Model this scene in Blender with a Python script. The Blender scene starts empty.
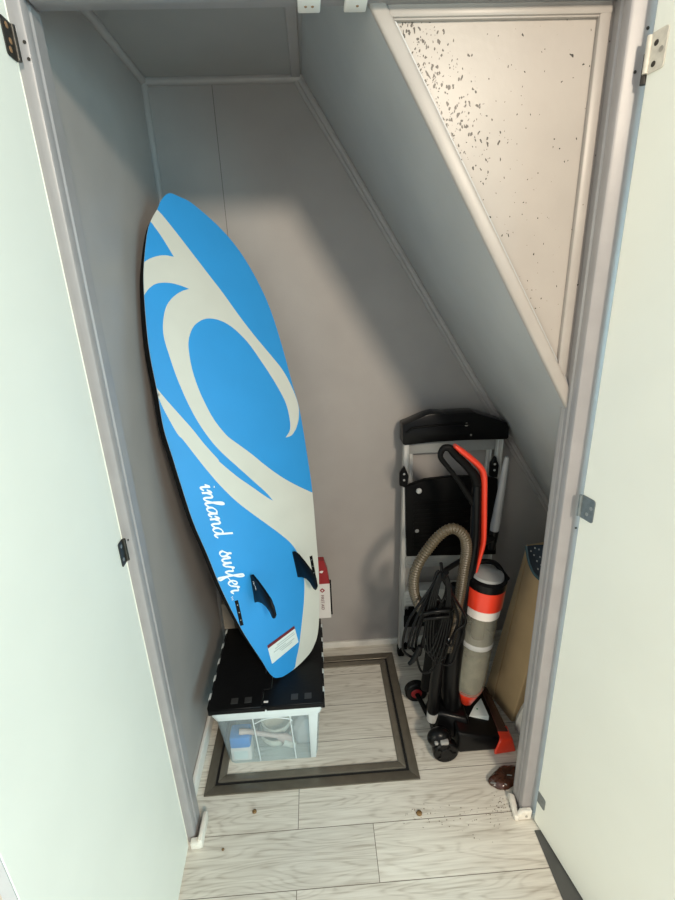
import bpy, bmesh, math, random
from mathutils import Vector as V, Matrix
from mathutils.geometry import delaunay_2d_cdt
random.seed(7)
PI = math.pi
S = bpy.context.scene
COL = S.collection

# ------------------------------------------------------------------ camera
F = 460.54
ROT = Matrix(((0.99787, 0.05324, -0.03763), (-0.05303, 0.32706, -0.94352), (-0.03793, 0.9435, 0.32918)))
CAM = V((0.03426, -0.91256, 1.5))
cd = bpy.data.cameras.new('camera')
cam = bpy.data.objects.new('camera', cd)
COL.objects.link(cam)
cam.matrix_world = Matrix.Translation(CAM) @ ROT.to_4x4()
cd.sensor_fit = 'VERTICAL'
cd.sensor_height = 24
cd.lens = 24 * F / 900
cd.clip_start = 0.01
S.camera = cam


def ray(x, y):
    return ROT @ V(((x - 337.5) / F, -(y - 450) / F, -1))


def at(x, y, axis, val):
    """point of the place where the sight line of a measured photo point meets a plane"""
    d = ray(x, y)
    return CAM + d * ((val - CAM[axis]) / d[axis])


def Y(x, y, v): return at(x, y, 1, v)
def Zp(x, y, v=0.0): return at(x, y, 2, v)


# ------------------------------------------------------------------ materials
def mat(name, col, rough=0.5, metal=0.0, noise=0.0, nscale=20, bump=0.0, bscale=200, stretch=None, coat=0.0, spec=0.5):
    m = bpy.data.materials.new(name)
    m.use_nodes = True
    nt = m.node_tree
    b = nt.nodes['Principled BSDF']
    b.inputs['Base Color'].default_value = (*col, 1)
    b.inputs['Roughness'].default_value = rough
    b.inputs['Metallic'].default_value = metal
    b.inputs['Coat Weight'].default_value = coat
    b.inputs['Specular IOR Level'].default_value = spec
    tc = nt.nodes.new('ShaderNodeTexCoord')
    mp = nt.nodes.new('ShaderNodeMapping')
    nt.links.new(tc.outputs['Object'], mp.inputs['Vector'])
    if stretch:
        mp.inputs['Scale'].default_value = stretch
    n = nt.nodes.new('ShaderNodeTexNoise')
    n.inputs['Scale'].default_value = nscale
    n.inputs['Detail'].default_value = 6
    nt.links.new(mp.outputs[0], n.inputs['Vector'])
    r = nt.nodes.new('ShaderNodeMapRange')
    r.inputs['From Min'].default_value = 0.3
    r.inputs['From Max'].default_value = 0.7
    r.inputs['To Min'].default_value = 1 - noise
    r.inputs['To Max'].default_value = 1 + noise
    nt.links.new(n.outputs['Fac'], r.inputs['Value'])
    h = nt.nodes.new('ShaderNodeHueSaturation')
    h.inputs['Color'].default_value = (*col, 1)
    nt.links.new(r.outputs[0], h.inputs['Value'])
    nt.links.new(h.outputs[0], b.inputs['Base Color'])
    if bump:
        n2 = nt.nodes.new('ShaderNodeTexNoise')
        n2.inputs['Scale'].default_value = bscale
        nt.links.new(mp.outputs[0], n2.inputs['Vector'])
        bp = nt.nodes.new('ShaderNodeBump')
        bp.inputs['Strength'].default_value = bump
        bp.inputs['Distance'].default_value = 0.002
        nt.links.new(n2.outputs['Fac'], bp.inputs['Height'])
        nt.links.new(bp.outputs[0], b.inputs['Normal'])
    return m


def mathn(nt, op, a, b=None, clamp=False):
    n = nt.nodes.new('ShaderNodeMath')
    n.operation = op
    n.use_clamp = clamp
    for i, v in enumerate((a, b)):
        if v is None: continue
        if isinstance(v, (int, float)): n.inputs[i].default_value = v
        else: nt.links.new(v, n.inputs[i])
    return n.outputs[0]


def spotted(m, mask_fn, colr, scale=90, base=0.0, thr=0.4, stretch=(1, 1, 1)):
    """dark specks of mould or dirt, denser where mask_fn says"""
    nt = m.node_tree
    b = nt.nodes['Principled BSDF']
    src = b.inputs['Base Color'].links[0].from_socket
    tc = [n for n in nt.nodes if n.type == 'TEX_COORD'][0]
    mp = nt.nodes.new('ShaderNodeMapping')
    mp.inputs['Scale'].default_value = stretch
    nt.links.new(tc.outputs['Object'], mp.inputs['Vector'])
    nz = nt.nodes.new('ShaderNodeTexNoise'); nz.inputs['Scale'].default_value = 60
    nt.links.new(mp.outputs[0], nz.inputs['Vector'])
    mx = nt.nodes.new('ShaderNodeMixRGB'); mx.inputs[0].default_value = 0.015
    nt.links.new(mp.outputs[0], mx.inputs[1]); nt.links.new(nz.outputs['Color'], mx.inputs[2])
    vo = nt.nodes.new('ShaderNodeTexVoronoi'); vo.inputs['Scale'].default_value = scale
    nt.links.new(mx.outputs[0], vo.inputs['Vector'])
    sp = nt.nodes.new('ShaderNodeSeparateColor')
    nt.links.new(vo.outputs['Color'], sp.inputs[0])
    sx = nt.nodes.new('ShaderNodeSeparateXYZ')
    nt.links.new(tc.outputs['Object'], sx.inputs[0])
    msk = mask_fn(nt, sx)
    r2 = mathn(nt, 'POWER', sp.outputs[0], 2.0)
    t = mathn(nt, 'MULTIPLY', mathn(nt, 'MULTIPLY', mathn(nt, 'ADD', mathn(nt, 'MULTIPLY', msk, .6), .25) if thr < 2 else msk, thr), r2)
    # only a share of the cells carry a speck at all
    on = mathn(nt, 'LESS_THAN', sp.outputs[1], msk)
    t = mathn(nt, 'MULTIPLY', t, on)
    f = mathn(nt, 'LESS_THAN', vo.outputs['Distance'], t)
    mix = nt.nodes.new('ShaderNodeMixRGB')
    nt.links.new(f, mix.inputs[0]); nt.links.new(src, mix.inputs[1])
    mix.inputs[2].default_value = (*colr, 1)
    nt.links.new(mix.outputs[0], b.inputs['Base Color'])


def see_through(name, col, trans, rough=0.3, tint=(1, 1, 1)):
    m = mat(name, col, rough, noise=0.05, nscale=12)
    nt = m.node_tree
    b = nt.nodes['Principled BSDF']
    out = [n for n in nt.nodes if n.type == 'OUTPUT_MATERIAL'][0]
    t = nt.nodes.new('ShaderNodeBsdfTransparent'); t.inputs[0].default_value = (*tint, 1)
    mx = nt.nodes.new('ShaderNodeMixShader'); mx.inputs[0].default_value = trans
    nt.links.new(b.outputs[0], mx.inputs[1]); nt.links.new(t.outputs[0], mx.inputs[2])
    nt.links.new(mx.outputs[0], out.inputs['Surface'])
    return m


M = {}
M['panel'] = mat('grey_wall_panel', (.365, .34, .325), .42, noise=.05, nscale=6, bump=.12, bscale=260)
M['ceil'] = mat('grey_ceiling_panel', (.33, .325, .315), .42, noise=.05, nscale=6, bump=.12, bscale=260)
M['soffit'] = mat('grey_soffit_panel', (.44, .44, .43), .4, noise=.05, nscale=6, bump=.12, bscale=260)
M['mould'] = mat('mildewed_panel', (.375, .335, .30), .34, noise=.06, nscale=7, bump=.08, bscale=90, spec=.3)
M['trim'] = mat('grey_plastic_trim', (.375, .355, .345), .35, noise=.04, nscale=15)
M['jamb'] = mat('grey_frame_paint', (.305, .29, .29), .38, noise=.06, nscale=18, bump=.06)
M['cover'] = mat('cream_cover_trim', (.365, .33, .30), .4, noise=.05, nscale=15)
M['base'] = mat('white_baseboard', (.72, .70, .65), .45, noise=.06, nscale=20)
M['caulk'] = mat('chipped_white_plastic', (.78, .74, .66), .5, noise=.12, nscale=60)
M['door'] = mat('white_door_laminate', (.82, .83, .75), .45, noise=.02, nscale=5, bump=.05, bscale=320)
M['dooredge'] = mat('grey_door_edge', (.45, .47, .48), .5, noise=.05)
M['strip'] = mat('dark_grey_floor_strip', (.085, .085, .08), .55, noise=.1)
M['bronze'] = mat('bronze_metal', (.17, .148, .115), .36, metal=.55, noise=.08, nscale=40, stretch=(1, 1, 1))
M['bronze2'] = mat('bronze_metal_light', (.22, .195, .155), .32, metal=.55, noise=.08, nscale=40)
M['groove'] = mat('groove_black', (.01, .01, .01), .7)
M['seam'] = mat('grey_seam_gap', (.11, .105, .10), .6)  # dark grey joint between the wall panels
M['blue'] = mat('board_blue', (.03, .275, .63), .36, noise=.03, nscale=8, spec=.4)
M['white'] = mat('board_white', (.57, .57, .51), .4, noise=.03, nscale=10, spec=.35)
M['rail'] = mat('board_black_foam', (.004, .004, .0045), .8, noise=.1, spec=.15)
M['ice'] = mat('board_rail_line', (.45, .62, .72), .4)
M['black'] = mat('black_plastic', (.0035, .0035, .0038), .28, noise=.1, spec=.2)
M['blackm'] = mat('black_matt_plastic', (.0035, .0035, .0035), .5, noise=.1, spec=.12)
M['lid'] = mat('black_lid_plastic', (.0045, .0045, .005), .42, noise=.15, nscale=60, bump=.25, bscale=150, spec=.2)
M['lidmark'] = mat('worn_lid_mark', (.032, .032, .032), .5)
M['fin'] = mat('black_fin', (.003, .004, .006), .4, noise=.1, spec=.12)
M['ink'] = mat('white_ink', (.78, .82, .82), .5)
M['red'] = mat('red_plastic', (.72, .045, .018), .3, noise=.04, coat=.2)
M['darkred'] = mat('dark_red_card', (.30, .012, .016), .45, noise=.05)
M['card'] = mat('white_card', (.75, .70, .66), .5, noise=.03)
M['paper'] = mat('label_paper', (.66, .72, .70), .5, noise=.04)
M['paperline'] = mat('label_print', (.40, .47, .46), .6)
M['maroon'] = mat('label_maroon', (.14, .012, .02), .5)
M['alu'] = mat('brushed_aluminium', (.55, .55, .53), .4, metal=.2, noise=.08, stretch=(30, 30, 1))
M['greyp'] = mat('grey_plastic', (.30, .305, .30), .42, noise=.05)
M['paleg'] = mat('pale_grey_plastic', (.42, .42, .41), .35, noise=.05)
M['hose'] = mat('beige_hose', (.085, .066, .040), .42, noise=.08)
M['cord'] = mat('black_cord', (.003, .003, .0032), .3, spec=.18)
M['dust'] = see_through('dusty_clear_plastic', (.36, .35, .29), .58, .18, (.86, .86, .8))
M['dustin'] = mat('dust', (.15, .13, .095), .9, noise=.5, nscale=30, bump=.5, bscale=60)
M['brownstrip'] = mat('smoky_brown_plastic', (.055, .022, .016), .25, noise=.1)
M['lens'] = mat('lens_and_glint', (.30, .30, .29), .08, coat=.5)  # vacuum lens, and the modelled highlights on the brown packet
M['kraft'] = mat('kraft_card', (.40, .285, .155), .75, noise=.06, nscale=9, bump=.1, bscale=90)
M['beigebox'] = mat('beige_card', (.26, .225, .18), .7, noise=.05)
M['navy'] = mat('navy_cloth', (.012, .02, .03), .6, noise=.3, nscale=40, bump=.5, bscale=60)
M['navyrim'] = mat('navy_hem', (.04, .085, .10), .6, noise=.1)
M['cloud'] = mat('white_wrap', (.62, .60, .56), .5, noise=.05)
M['amber'] = mat('brown_gloss', (.060, .022, .012), .2, noise=.5, nscale=30, coat=.4)
M['crumb'] = mat('brown_crumb', (.20, .11, .035), .6, noise=.3, nscale=200)
M['dirt'] = mat('dark_dirt', (.16, .12, .08), .8, noise=.4, nscale=200)
M['tub'] = see_through('frosted_tub', (.66, .75, .78), .74, .32, (.92, .97, .98))
M['tubrim'] = see_through('frosted_rim', (.70, .76, .76), .12, .35, (.92, .97, .98))
M['packblue'] = mat('packet_blue', (.03, .25, .66), .4)
M['cream'] = mat('cream_plastic', (.74, .73, .62), .4, noise=.03)
M['pinkish'] = mat('pale_pink_plastic', (.56, .43, .38), .4, noise=.06)
M['baggy'] = see_through('clear_bag', (.70, .74, .74), .45, .2)
M['hingedark'] = mat('dark_hinge_steel', (.05, .047, .04), .38, metal=.6, noise=.2, nscale=90)
M['hingepale'] = mat('painted_hinge', (.60, .56, .48), .42, noise=.12, nscale=90)
M['hingegrey'] = mat('grey_hinge_steel', (.19, .215, .22), .36, metal=.4, noise=.15, nscale=90)
M['hole'] = mat('screw_hole', (.03, .025, .02), .6)
M['screw'] = mat('screw_steel', (.45, .44, .40), .3, metal=.7)
M['plate'] = mat('white_catch_plate', (.80, .77, .71), .38, noise=.05)
M['rust'] = mat('rust_screw', (.28, .16, .08), .6)
M['green'] = mat('green_print', (.05, .25, .10), .6)


def mould_mask(nt, sx):
    # densest beside the sloping cover strip near its top, thinning out to the right and down
    e = mathn(nt, 'SUBTRACT', sx.outputs[0], mathn(nt, 'ADD', mathn(nt, 'MULTIPLY', mathn(nt, 'SUBTRACT', 1.936, sx.outputs[2]), 1 / 1.63), .185))
    a = mathn(nt, 'SUBTRACT', 1.0, mathn(nt, 'MULTIPLY', mathn(nt, 'ABSOLUTE', e), 8.0), True)
    b = mathn(nt, 'MULTIPLY', mathn(nt, 'SUBTRACT', sx.outputs[2], 1.66), 9.0, True)
    c = mathn(nt, 'MULTIPLY', a, b)
    d = mathn(nt, 'MULTIPLY', mathn(nt, 'SUBTRACT', 1.42, sx.outputs[2]), 2.0, True)
    return mathn(nt, 'ADD', mathn(nt, 'ADD', mathn(nt, 'MULTIPLY', c, .85), .12), mathn(nt, 'MULTIPLY', d, .5), True)


spotted(M['mould'], mould_mask, (.022, .018, .014), scale=250, thr=1.15, stretch=(1, 1, .7))
spotted(M['cover'], lambda nt, sx: mathn(nt, 'ADD', .03, 0.0), (.16, .13, .10), scale=90, thr=4)
spotted(M['door'], lambda nt, sx: mathn(nt, 'ADD', .012, 0.0), (.30, .32, .26), scale=42, thr=5)
spotted(M['soffit'], lambda nt, sx: mathn(nt, 'MULTIPLY', mathn(nt, 'SUBTRACT', .17, mathn(nt, 'ABSOLUTE', sx.outputs[1])), .35, True), (.06, .055, .05), scale=85, thr=7)


def floor_material():
    m = bpy.data.materials.new('whitewashed_plank_floor')
    m.use_nodes = True
    nt = m.node_tree
    L = nt.links.new
    b = nt.nodes['Principled BSDF']
    tc = nt.nodes.new('ShaderNodeTexCoord')
    mp = nt.nodes.new('ShaderNodeMapping')
    # rows of planks run along x, 0.146 wide, one boundary at y = 0.010
    mp.inputs['Location'].default_value = (-0.132 + 12.0, -0.010 + 0.146 * 40, 0)
    L(tc.outputs['Object'], mp.inputs['Vector'])
    br = nt.nodes.new('ShaderNodeTexBrick')
    br.offset = .185
    br.offset_frequency = 2
    br.inputs['Color1'].default_value = (.0, .0, .0, 1)
    br.inputs['Color2'].default_value = (1, 1, 1, 1)
    br.inputs['Mortar'].default_value = (.5, .5, .5, 1)
    br.inputs['Scale'].default_value = 1
    br.inputs['Mortar Size'].default_value = .0011
    br.inputs['Mortar Smooth'].default_value = .2
    br.inputs['Brick Width'].default_value = 1.2
    br.inputs['Row Height'].default_value = .146
    L(mp.outputs[0], br.inputs['Vector'])
    # grain
    off = nt.nodes.new('ShaderNodeVectorMath'); off.operation = 'MULTIPLY_ADD'
    L(br.outputs['Color'], off.inputs[0])
    off.inputs[1].default_value = (3.1, 1.7, 2.3)
    L(tc.outputs['Object'], off.inputs[2])
    g = nt.nodes.new('ShaderNodeMapping')
    g.inputs['Scale'].default_value = (3.4, 75, 1)
    L(off.outputs[0], g.inputs['Vector'])
    n1 = nt.nodes.new('ShaderNodeTexNoise'); n1.inputs['Scale'].default_value = 1.6
    n1.inputs['Detail'].default_value = 9; n1.inputs['Roughness'].default_value = .62; n1.inputs['Distortion'].default_value = .5
    L(g.outputs[0], n1.inputs['Vector'])
    # cathedral figure
    g2 = nt.nodes.new('ShaderNodeMapping'); g2.inputs['Scale'].default_value = (1.3, 10, 1)
    L(off.outputs[0], g2.inputs['Vector'])
    n2 = nt.nodes.new('ShaderNodeTexNoise'); n2.inputs['Scale'].default_value = 1.5; n2.inputs['Detail'].default_value = 1.5
    L(g2.outputs[0], n2.inputs['Vector'])
    rings = mathn(nt, 'SINE', mathn(nt, 'MULTIPLY', n2.outputs['Fac'], 130))
    rings = mathn(nt, 'MULTIPLY', mathn(nt, 'POWER', mathn(nt, 'ADD', mathn(nt, 'MULTIPLY', rings, .5), .5), 3), .13)
    gr = mathn(nt, 'SUBTRACT', n1.outputs['Fac'], rings)
    cr = nt.nodes.new('ShaderNodeValToRGB')
    cr.color_ramp.elements[0].position = .20; cr.color_ramp.elements[0].color = (.40, .355, .295, 1)
    cr.color_ramp.elements[1].position = .60; cr.color_ramp.elements[1].color = (.71, .675, .60, 1)
    e = cr.color_ramp.elements.new(.42); e.color = (.61, .57, .50, 1)
    L(gr, cr.inputs[0])
    sep = nt.nodes.new('ShaderNodeSeparateColor'); L(br.outputs['Color'], sep.inputs[0])
    hv = nt.nodes.new('ShaderNodeHueSaturation')
    L(cr.outputs[0], hv.inputs['Color'])
    L(mathn(nt, 'ADD', mathn(nt, 'MULTIPLY', sep.outputs[0], .12), .94), hv.inputs['Value'])
    mx = nt.nodes.new('ShaderNodeMixRGB')
    L(br.outputs['Fac'], mx.inputs[0]); L(hv.outputs[0], mx.inputs[1])
    mx.inputs[2].default_value = (.17, .14, .11, 1)
    L(mx.outputs[0], b.inputs['Base Color'])
    b.inputs['Roughness'].default_value = .42
    bp = nt.nodes.new('ShaderNodeBump'); bp.inputs['Strength'].default_value = .18; bp.inputs['Distance'].default_value = .002
    L(n1.outputs['Fac'], bp.inputs['Height']); L(bp.outputs[0], b.inputs['Normal'])
    return m


M['floor'] = floor_material()


# ------------------------------------------------------------------ mesh helpers
def off_of(p):
    o = V((0, 0, 0))
    while p is not None:
        o += p.location
        p = p.parent
    return o


def link(name, bm, mats, parent=None, smooth=None, loc=None):
    """one mesh object from a bmesh in world coordinates"""
    me = bpy.data.meshes.new(name)
    o = bpy.data.objects.new(name, me)
    COL.objects.link(o)
    d = off_of(parent)
    if loc is not None:
        o.location = V(loc) - d
        d = V(loc)
    bmesh.ops.translate(bm, verts=bm.verts[:], vec=-d)
    bmesh.ops.recalc_face_normals(bm, faces=bm.faces[:])
    bm.to_mesh(me)
    bm.free()
    for m in (mats if isinstance(mats, (list, tuple)) else [mats]):
        me.materials.append(M[m] if isinstance(m, str) else m)
    if parent: o.parent = parent
    if smooth is not None:
        me.shade_smooth()
        if smooth < 170:
            me.set_sharp_from_angle(angle=math.radians(smooth))
    return o


def thing(name, loc, label, cat, group=None):
    o = bpy.data.objects.new(name, None)
    o.empty_display_size = .05
    o.location = loc
    COL.objects.link(o)
    return tag(o, label, cat, group)


def tag(o, label, cat, group=None, kind=None):
    o['label'] = label
    o['category'] = cat
    if group: o['group'] = group
    if kind: o['kind'] = kind
    return o


def struct(o, label=None):
    o['kind'] = 'structure'
    if label: o['label'] = label
    return o


def B(): return bmesh.new()


def hexa(bm, p, mi=0):
    """8 corners: 0-3 one end ring, 4-7 the other"""
    v = [bm.verts.new(q) for q in p]
    for f in ((0, 3, 2, 1), (4, 5, 6, 7), (0, 1, 5, 4), (1, 2, 6, 5), (2, 3, 7, 6), (3, 0, 4, 7)):
        fc = bm.faces.new([v[i] for i in f]); fc.material_index = mi
    return v


def box(bm, a, b, mi=0, bev=0.0, seg=2, rot=None, piv=None):
    t = bmesh.new()
    (x0, y0, z0), (x1, y1, z1) = a, b
    hexa(t, [(x0, y0, z0), (x1, y0, z0), (x1, y1, z0), (x0, y1, z0), (x0, y0, z1), (x1, y0, z1), (x1, y1, z1), (x0, y1, z1)], mi)
    fin(bm, t, bev, seg, rot, piv, mi)


def fin(bm, t, bev, seg, rot=None, piv=None, mi=0):
    bmesh.ops.recalc_face_normals(t, faces=t.faces[:])
    if bev > 0:
        bmesh.ops.bevel(t, geom=t.edges[:], offset=bev, segments=seg, affect='EDGES', profile=.5, clamp_overlap=True)
    if rot is not None:
        bmesh.ops.rotate(t, verts=t.verts[:], cent=piv or (0, 0, 0), matrix=rot)
    for f in t.faces: f.material_index = mi
    merge(bm, t)


def merge(bm, t):
    me = bpy.data.meshes.new('tmp')
    t.to_mesh(me); t.free()
    bm.from_mesh(me)
    bpy.data.meshes.remove(me)


def hexb(bm, p, bev=0.0, seg=2, mi=0):
    t = bmesh.new(); hexa(t, p); fin(bm, t, bev, seg, mi=mi)


def prism(bm, pts, o, u, v, n, d0, d1, bev=0.0, seg=1, mi=0):
    """2-D outline pts in the frame (o, u, v), extruded along n from d0 to d1"""
    o, u, v, n = V(o), V(u), V(v), V(n)
    t = bmesh.new()
    a = [t.verts.new(o + u * x + v * y + n * d0) for x, y in pts]
    b = [t.verts.new(o + u * x + v * y + n * d1) for x, y in pts]
    k = len(pts)
    t.faces.new(a[::-1]); t.faces.new(b)
    for i in range(k):
        t.faces.new((a[i], a[(i + 1) % k], b[(i + 1) % k], b[i]))
    fin(bm, t, bev, seg, mi=mi)


def catmull(pts, n=6, closed=False):
    pts = [V(p) for p in pts]
    out = []
    k = len(pts)
    rng = range(k if closed else k - 1)
    for i in rng:
        p1, p2 = pts[i], pts[(i + 1) % k]
        p0 = pts[i - 1] if (i > 0 or closed) else p1 * 2 - p2
        p3 = pts[(i + 2) % k] if (i + 2 < k or closed) else p2 * 2 - p1
        for j in range(n):
            t = j / n
            out.append(.5 * ((2 * p1) + (p2 - p0) * t + (2 * p0 - 5 * p1 + 4 * p2 - p3) * t * t + (3 * p1 - p0 - 3 * p2 + p3) * t ** 3))
    if not closed: out.append(pts[-1])
    return out


def tube(bm, path, r, seg=12, closed=False, flat=None, mi=0, up=None):
    """sweep a circle (or an ellipse: flat = (fu, fv)) along path; r number or list"""
    path = [V(p) for p in path]
    k = len(path)
    rs = r if isinstance(r, (list, tuple)) else [r] * k
    fu, fv = flat or (1, 1)
    rings = []
    nrm = None
    for i, p in enumerate(path):
        a = path[i - 1] if (i > 0 or closed) else p
        b = path[(i + 1) % k] if (i < k - 1 or closed) else p
        t = (b - a).normalized()
        if nrm is None:
            ref = V(up) if up else (V((0, 0, 1)) if abs(t.z) < .9 else V((0, 1, 0)))
            nrm = (ref - t * ref.dot(t)).normalized()
        else:
            nrm = (nrm - t * nrm.dot(t)).normalized()
        bn = t.cross(nrm)
        rings.append([bm.verts.new(p + nrm * (math.cos(q) * rs[i] * fu) + bn * (math.sin(q) * rs[i] * fv)) for q in [2 * PI * j / seg for j in range(seg)]])
    for i in range(k if closed else k - 1):
        A, C = rings[i], rings[(i + 1) % k]
        for j in range(seg):
            f = bm.faces.new((A[j], A[(j + 1) % seg], C[(j + 1) % seg], C[j])); f.material_index = mi
    if not closed:
        bm.faces.new(rings[0][::-1]).material_index = mi
        bm.faces.new(rings[-1]).material_index = mi


def lathe(bm, prof, o, ax, seg=32, mi=0, close=True):
    """profile of (radius, height) turned about the axis ax through o"""
    o, ax = V(o), V(ax).normalized()
    u = ax.orthogonal().normalized(); w = ax.cross(u)
    rings = [[bm.verts.new(o + ax * h + (u * math.cos(2 * PI * j / seg) + w * math.sin(2 * PI * j / seg)) * max(r, 1e-5)) for j in range(seg)] for r, h in prof]
    for i in range(len(rings) - 1):
        for j in range(seg):
            f = bm.faces.new((rings[i][j], rings[i][(j + 1) % seg], rings[i + 1][(j + 1) % seg], rings[i + 1][j])); f.material_index = mi
    if close:
        bm.faces.new(rings[0][::-1]).material_index = mi
        bm.faces.new(rings[-1]).material_index = mi


def loft(bm, rings, mi=0, cap=True):
    vs = [[bm.verts.new(p) for p in r] for r in rings]
    k = len(rings[0])
    for a, b in zip(vs, vs[1:]):
        for j in range(k):
            f = bm.faces.new((a[j], a[(j + 1) % k], b[(j + 1) % k], b[j])); f.material_index = mi
    if cap:
        bm.faces.new(vs[0][::-1]).material_index = mi
        bm.faces.new(vs[-1]).material_index = mi


def text_bm(body, o, u, v, n, size, thick=.0004):
    """lettering as a thin mesh: u reading direction, v letter-up"""
    c = bpy.data.curves.new('t', 'FONT')
    c.body = body; c.size = size; c.align_x = 'LEFT'; c.extrude = thick / 2
    to = bpy.data.objects.new('t', c)
    COL.objects.link(to)
    dg = bpy.context.evaluated_depsgraph_get()
    me = bpy.data.meshes.new_from_object(to.evaluated_get(dg))
    bm = bmesh.new(); bm.from_mesh(me)
    bpy.data.objects.remove(to); bpy.data.curves.remove(c); bpy.data.meshes.remove(me)
    u, v, n, o = V(u), V(v), V(n), V(o)
    for q in bm.verts:
        q.co = o + u * q.co.x + v * q.co.y + n * q.co.z
    return bm


# ------------------------------------------------------------------ the setting
D = .738            # depth of the back wall
XW = -.428          # left wall
HC = 2.098          # ceiling
XL, XR, H = -.386, .574, 1.94   # opening
OL, OR = -.408, .618            # outer edges of the frame
def soff(x): return 2.099 - 1.585 * (x - .037)
XE = 1.15           # right wall, behind the frame

bm = B(); box(bm, (-1.6, -2.6, -.05), (1.6, D + .06, 0)); struct(link('floor', bm, 'floor'), 'floor of pale whitewashed wood planks')
bm = B(); box(bm, (XW - .03, .02, 0), (XW, D + .03, 2.3)); struct(link('wall_left', bm, 'panel'), 'left grey panel wall of the cupboard')
bm = B(); box(bm, (XW, D, 0), (XE + .03, D + .03, 2.3)); wb = struct(link('wall_back', bm, 'panel'), 'back grey panel wall of the cupboard')
bm = B(); box(bm, (-.2275, D - .0006, 1.35), (-.2260, D + .001, HC)); link('panel_seam', bm, 'seam', wb)
bm = B(); box(bm, (XE, .045, 0), (XE + .03, D, .5)); struct(link('wall_right', bm, 'panel'))
bm = B(); box(bm, (XW, .04, HC), (.06, D, HC + .03)); struct(link('ceiling', bm, 'ceil'), 'flat grey ceiling of the cupboard')
# sloping ceiling (underside of the stairs)
bm = B()
x0, x1 = .037, XE + .02
n = V((1.585, 0, 1)).normalized() * .03
def sfront(x): return 1.931 - 1.67 * (x - .157)
NS = 12
for lift in (0, 1):
    rows = []
    for j in range(5):
        t = j / 4
        row = []
        for i in range(NS + 1):
            f = V((.057 + (x1 - .057) * i / NS, .0425, 0)); f.z = sfront(f.x)
            k = V((x0 + (x1 - x0) * i / NS, D, 0)); k.z = soff(k.x)
            row.append(bm.verts.new(f.lerp(k, t) + n * lift))
        rows.append(row)
    for j in range(4):
        for i in range(NS):
            bm.faces.new((rows[j][i], rows[j][i + 1], rows[j + 1][i + 1], rows[j + 1][i]))
    if lift == 0: low = rows
lo_r, up_r = low, rows
def skirt(a, b):
    for i in range(len(a) - 1): bm.faces.new((a[i], a[i + 1], b[i + 1], b[i]))
skirt(lo_r[0], up_r[0]); skirt(lo_r[-1], up_r[-1])
skirt([q[0] for q in lo_r], [q[0] for q in up_r]); skirt([q[-1] for q in lo_r], [q[-1] for q in up_r])
struct(link('ceiling_slope', bm, 'soffit', smooth=30), 'sloping grey ceiling under the stairs')
# mildewed infill panel between the slope and the frame
bm = B()
prism(bm, [(.115, 2.02), (.165, 1.937), (.60, 1.210), (.62, 1.18), (.62, 2.02)], (0, 0, 0), (1, 0, 0), (0, 0, 1), (0, 1, 0), .0470, .06)
struct(link('wall_front', bm, 'mould'), 'mildew speckled triangular infill panel above the slope')


def qround(bm, a, b, w=.018):
    """corner moulding: a bar of round section"""
    tube(bm, [a, b], w * .62, 14)


# corner mouldings
bm = B(); tube(bm, [(XW + .004, D - .004, .03), (XW + .004, D - .004, HC)], .0125, 12); struct(link('trim_1', bm, 'trim', smooth=60), 'vertical moulding in the back left corner')
bm = B(); tube(bm, [(XW, D - .004, HC - .004), (.04, D - .004, HC - .004)], .0135, 12); struct(link('trim_2', bm, 'trim', smooth=60), 'moulding between ceiling and back wall')
bm = B(); tube(bm, [(XW + .004, .045, HC - .004), (XW + .004, D, HC - .004)], .0125, 12); struct(link('trim_3', bm, 'trim', smooth=60), 'moulding between ceiling and left wall')
bm = B(); box(bm, (.008, .045, HC - .008), (.034, D, HC + .001), bev=.003); struct(link('trim_4', bm, 'trim', smooth=40), 'flat moulding where ceiling meets the slope')
bm = B()
pth = [(.030, D - .004, soff(.03) - .012), (1.14, D - .004, soff(1.14) - .012)]
tube(bm, pth, .0125, 12)
tube(bm, [(p[0] - .008, p[1], p[2] - .014) for p in pth], .008, 12)
struct(link('trim_5', bm, 'trim', smooth=60), 'sloping moulding along the back wall')
# cover strips round the infill panel
bm = B()
u = V((1, 0, -1.67)).normalized(); v = V((1.67, 0, 1)).normalized()
a0 = V((.120, 0, 1.931 + .037 * 1.67)); ln = .95
prism(bm, [(0, 0), (ln, 0), (ln, .0268), (0, .0268)], a0, u, v, (0, 1, 0), .0345, .0475, bev=.006, seg=3)
# cut by the frame: everything right of the jamb is hidden behind it
bmesh.ops.bisect_plane(bm, geom=bm.verts[:] + bm.edges[:] + bm.faces[:], plane_co=(.5735, 0, 0), plane_no=(1, 0, 0), clear_outer=True)
struct(link('trim_6', bm, 'cover', smooth=40), 'broad cream cover strip along the lower edge of the slope panel')
bm = B(); box(bm, (.185, .040, 1.919), (.566, .05, 1.956), bev=.002); box(bm, (.185, .036, 1.9215), (.566, .05, 1.935), bev=.004)
struct(link('trim_7', bm, 'cover', smooth=40), 'cream cover strip along the top of the mildewed panel')
bm = B(); box(bm, (.545, .0375, 1.31), (.5655, .05, 1.93), bev=.004); struct(link('trim_8', bm, 'cover', smooth=40), 'cream cover strip down the right of the mildewed panel')
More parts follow.
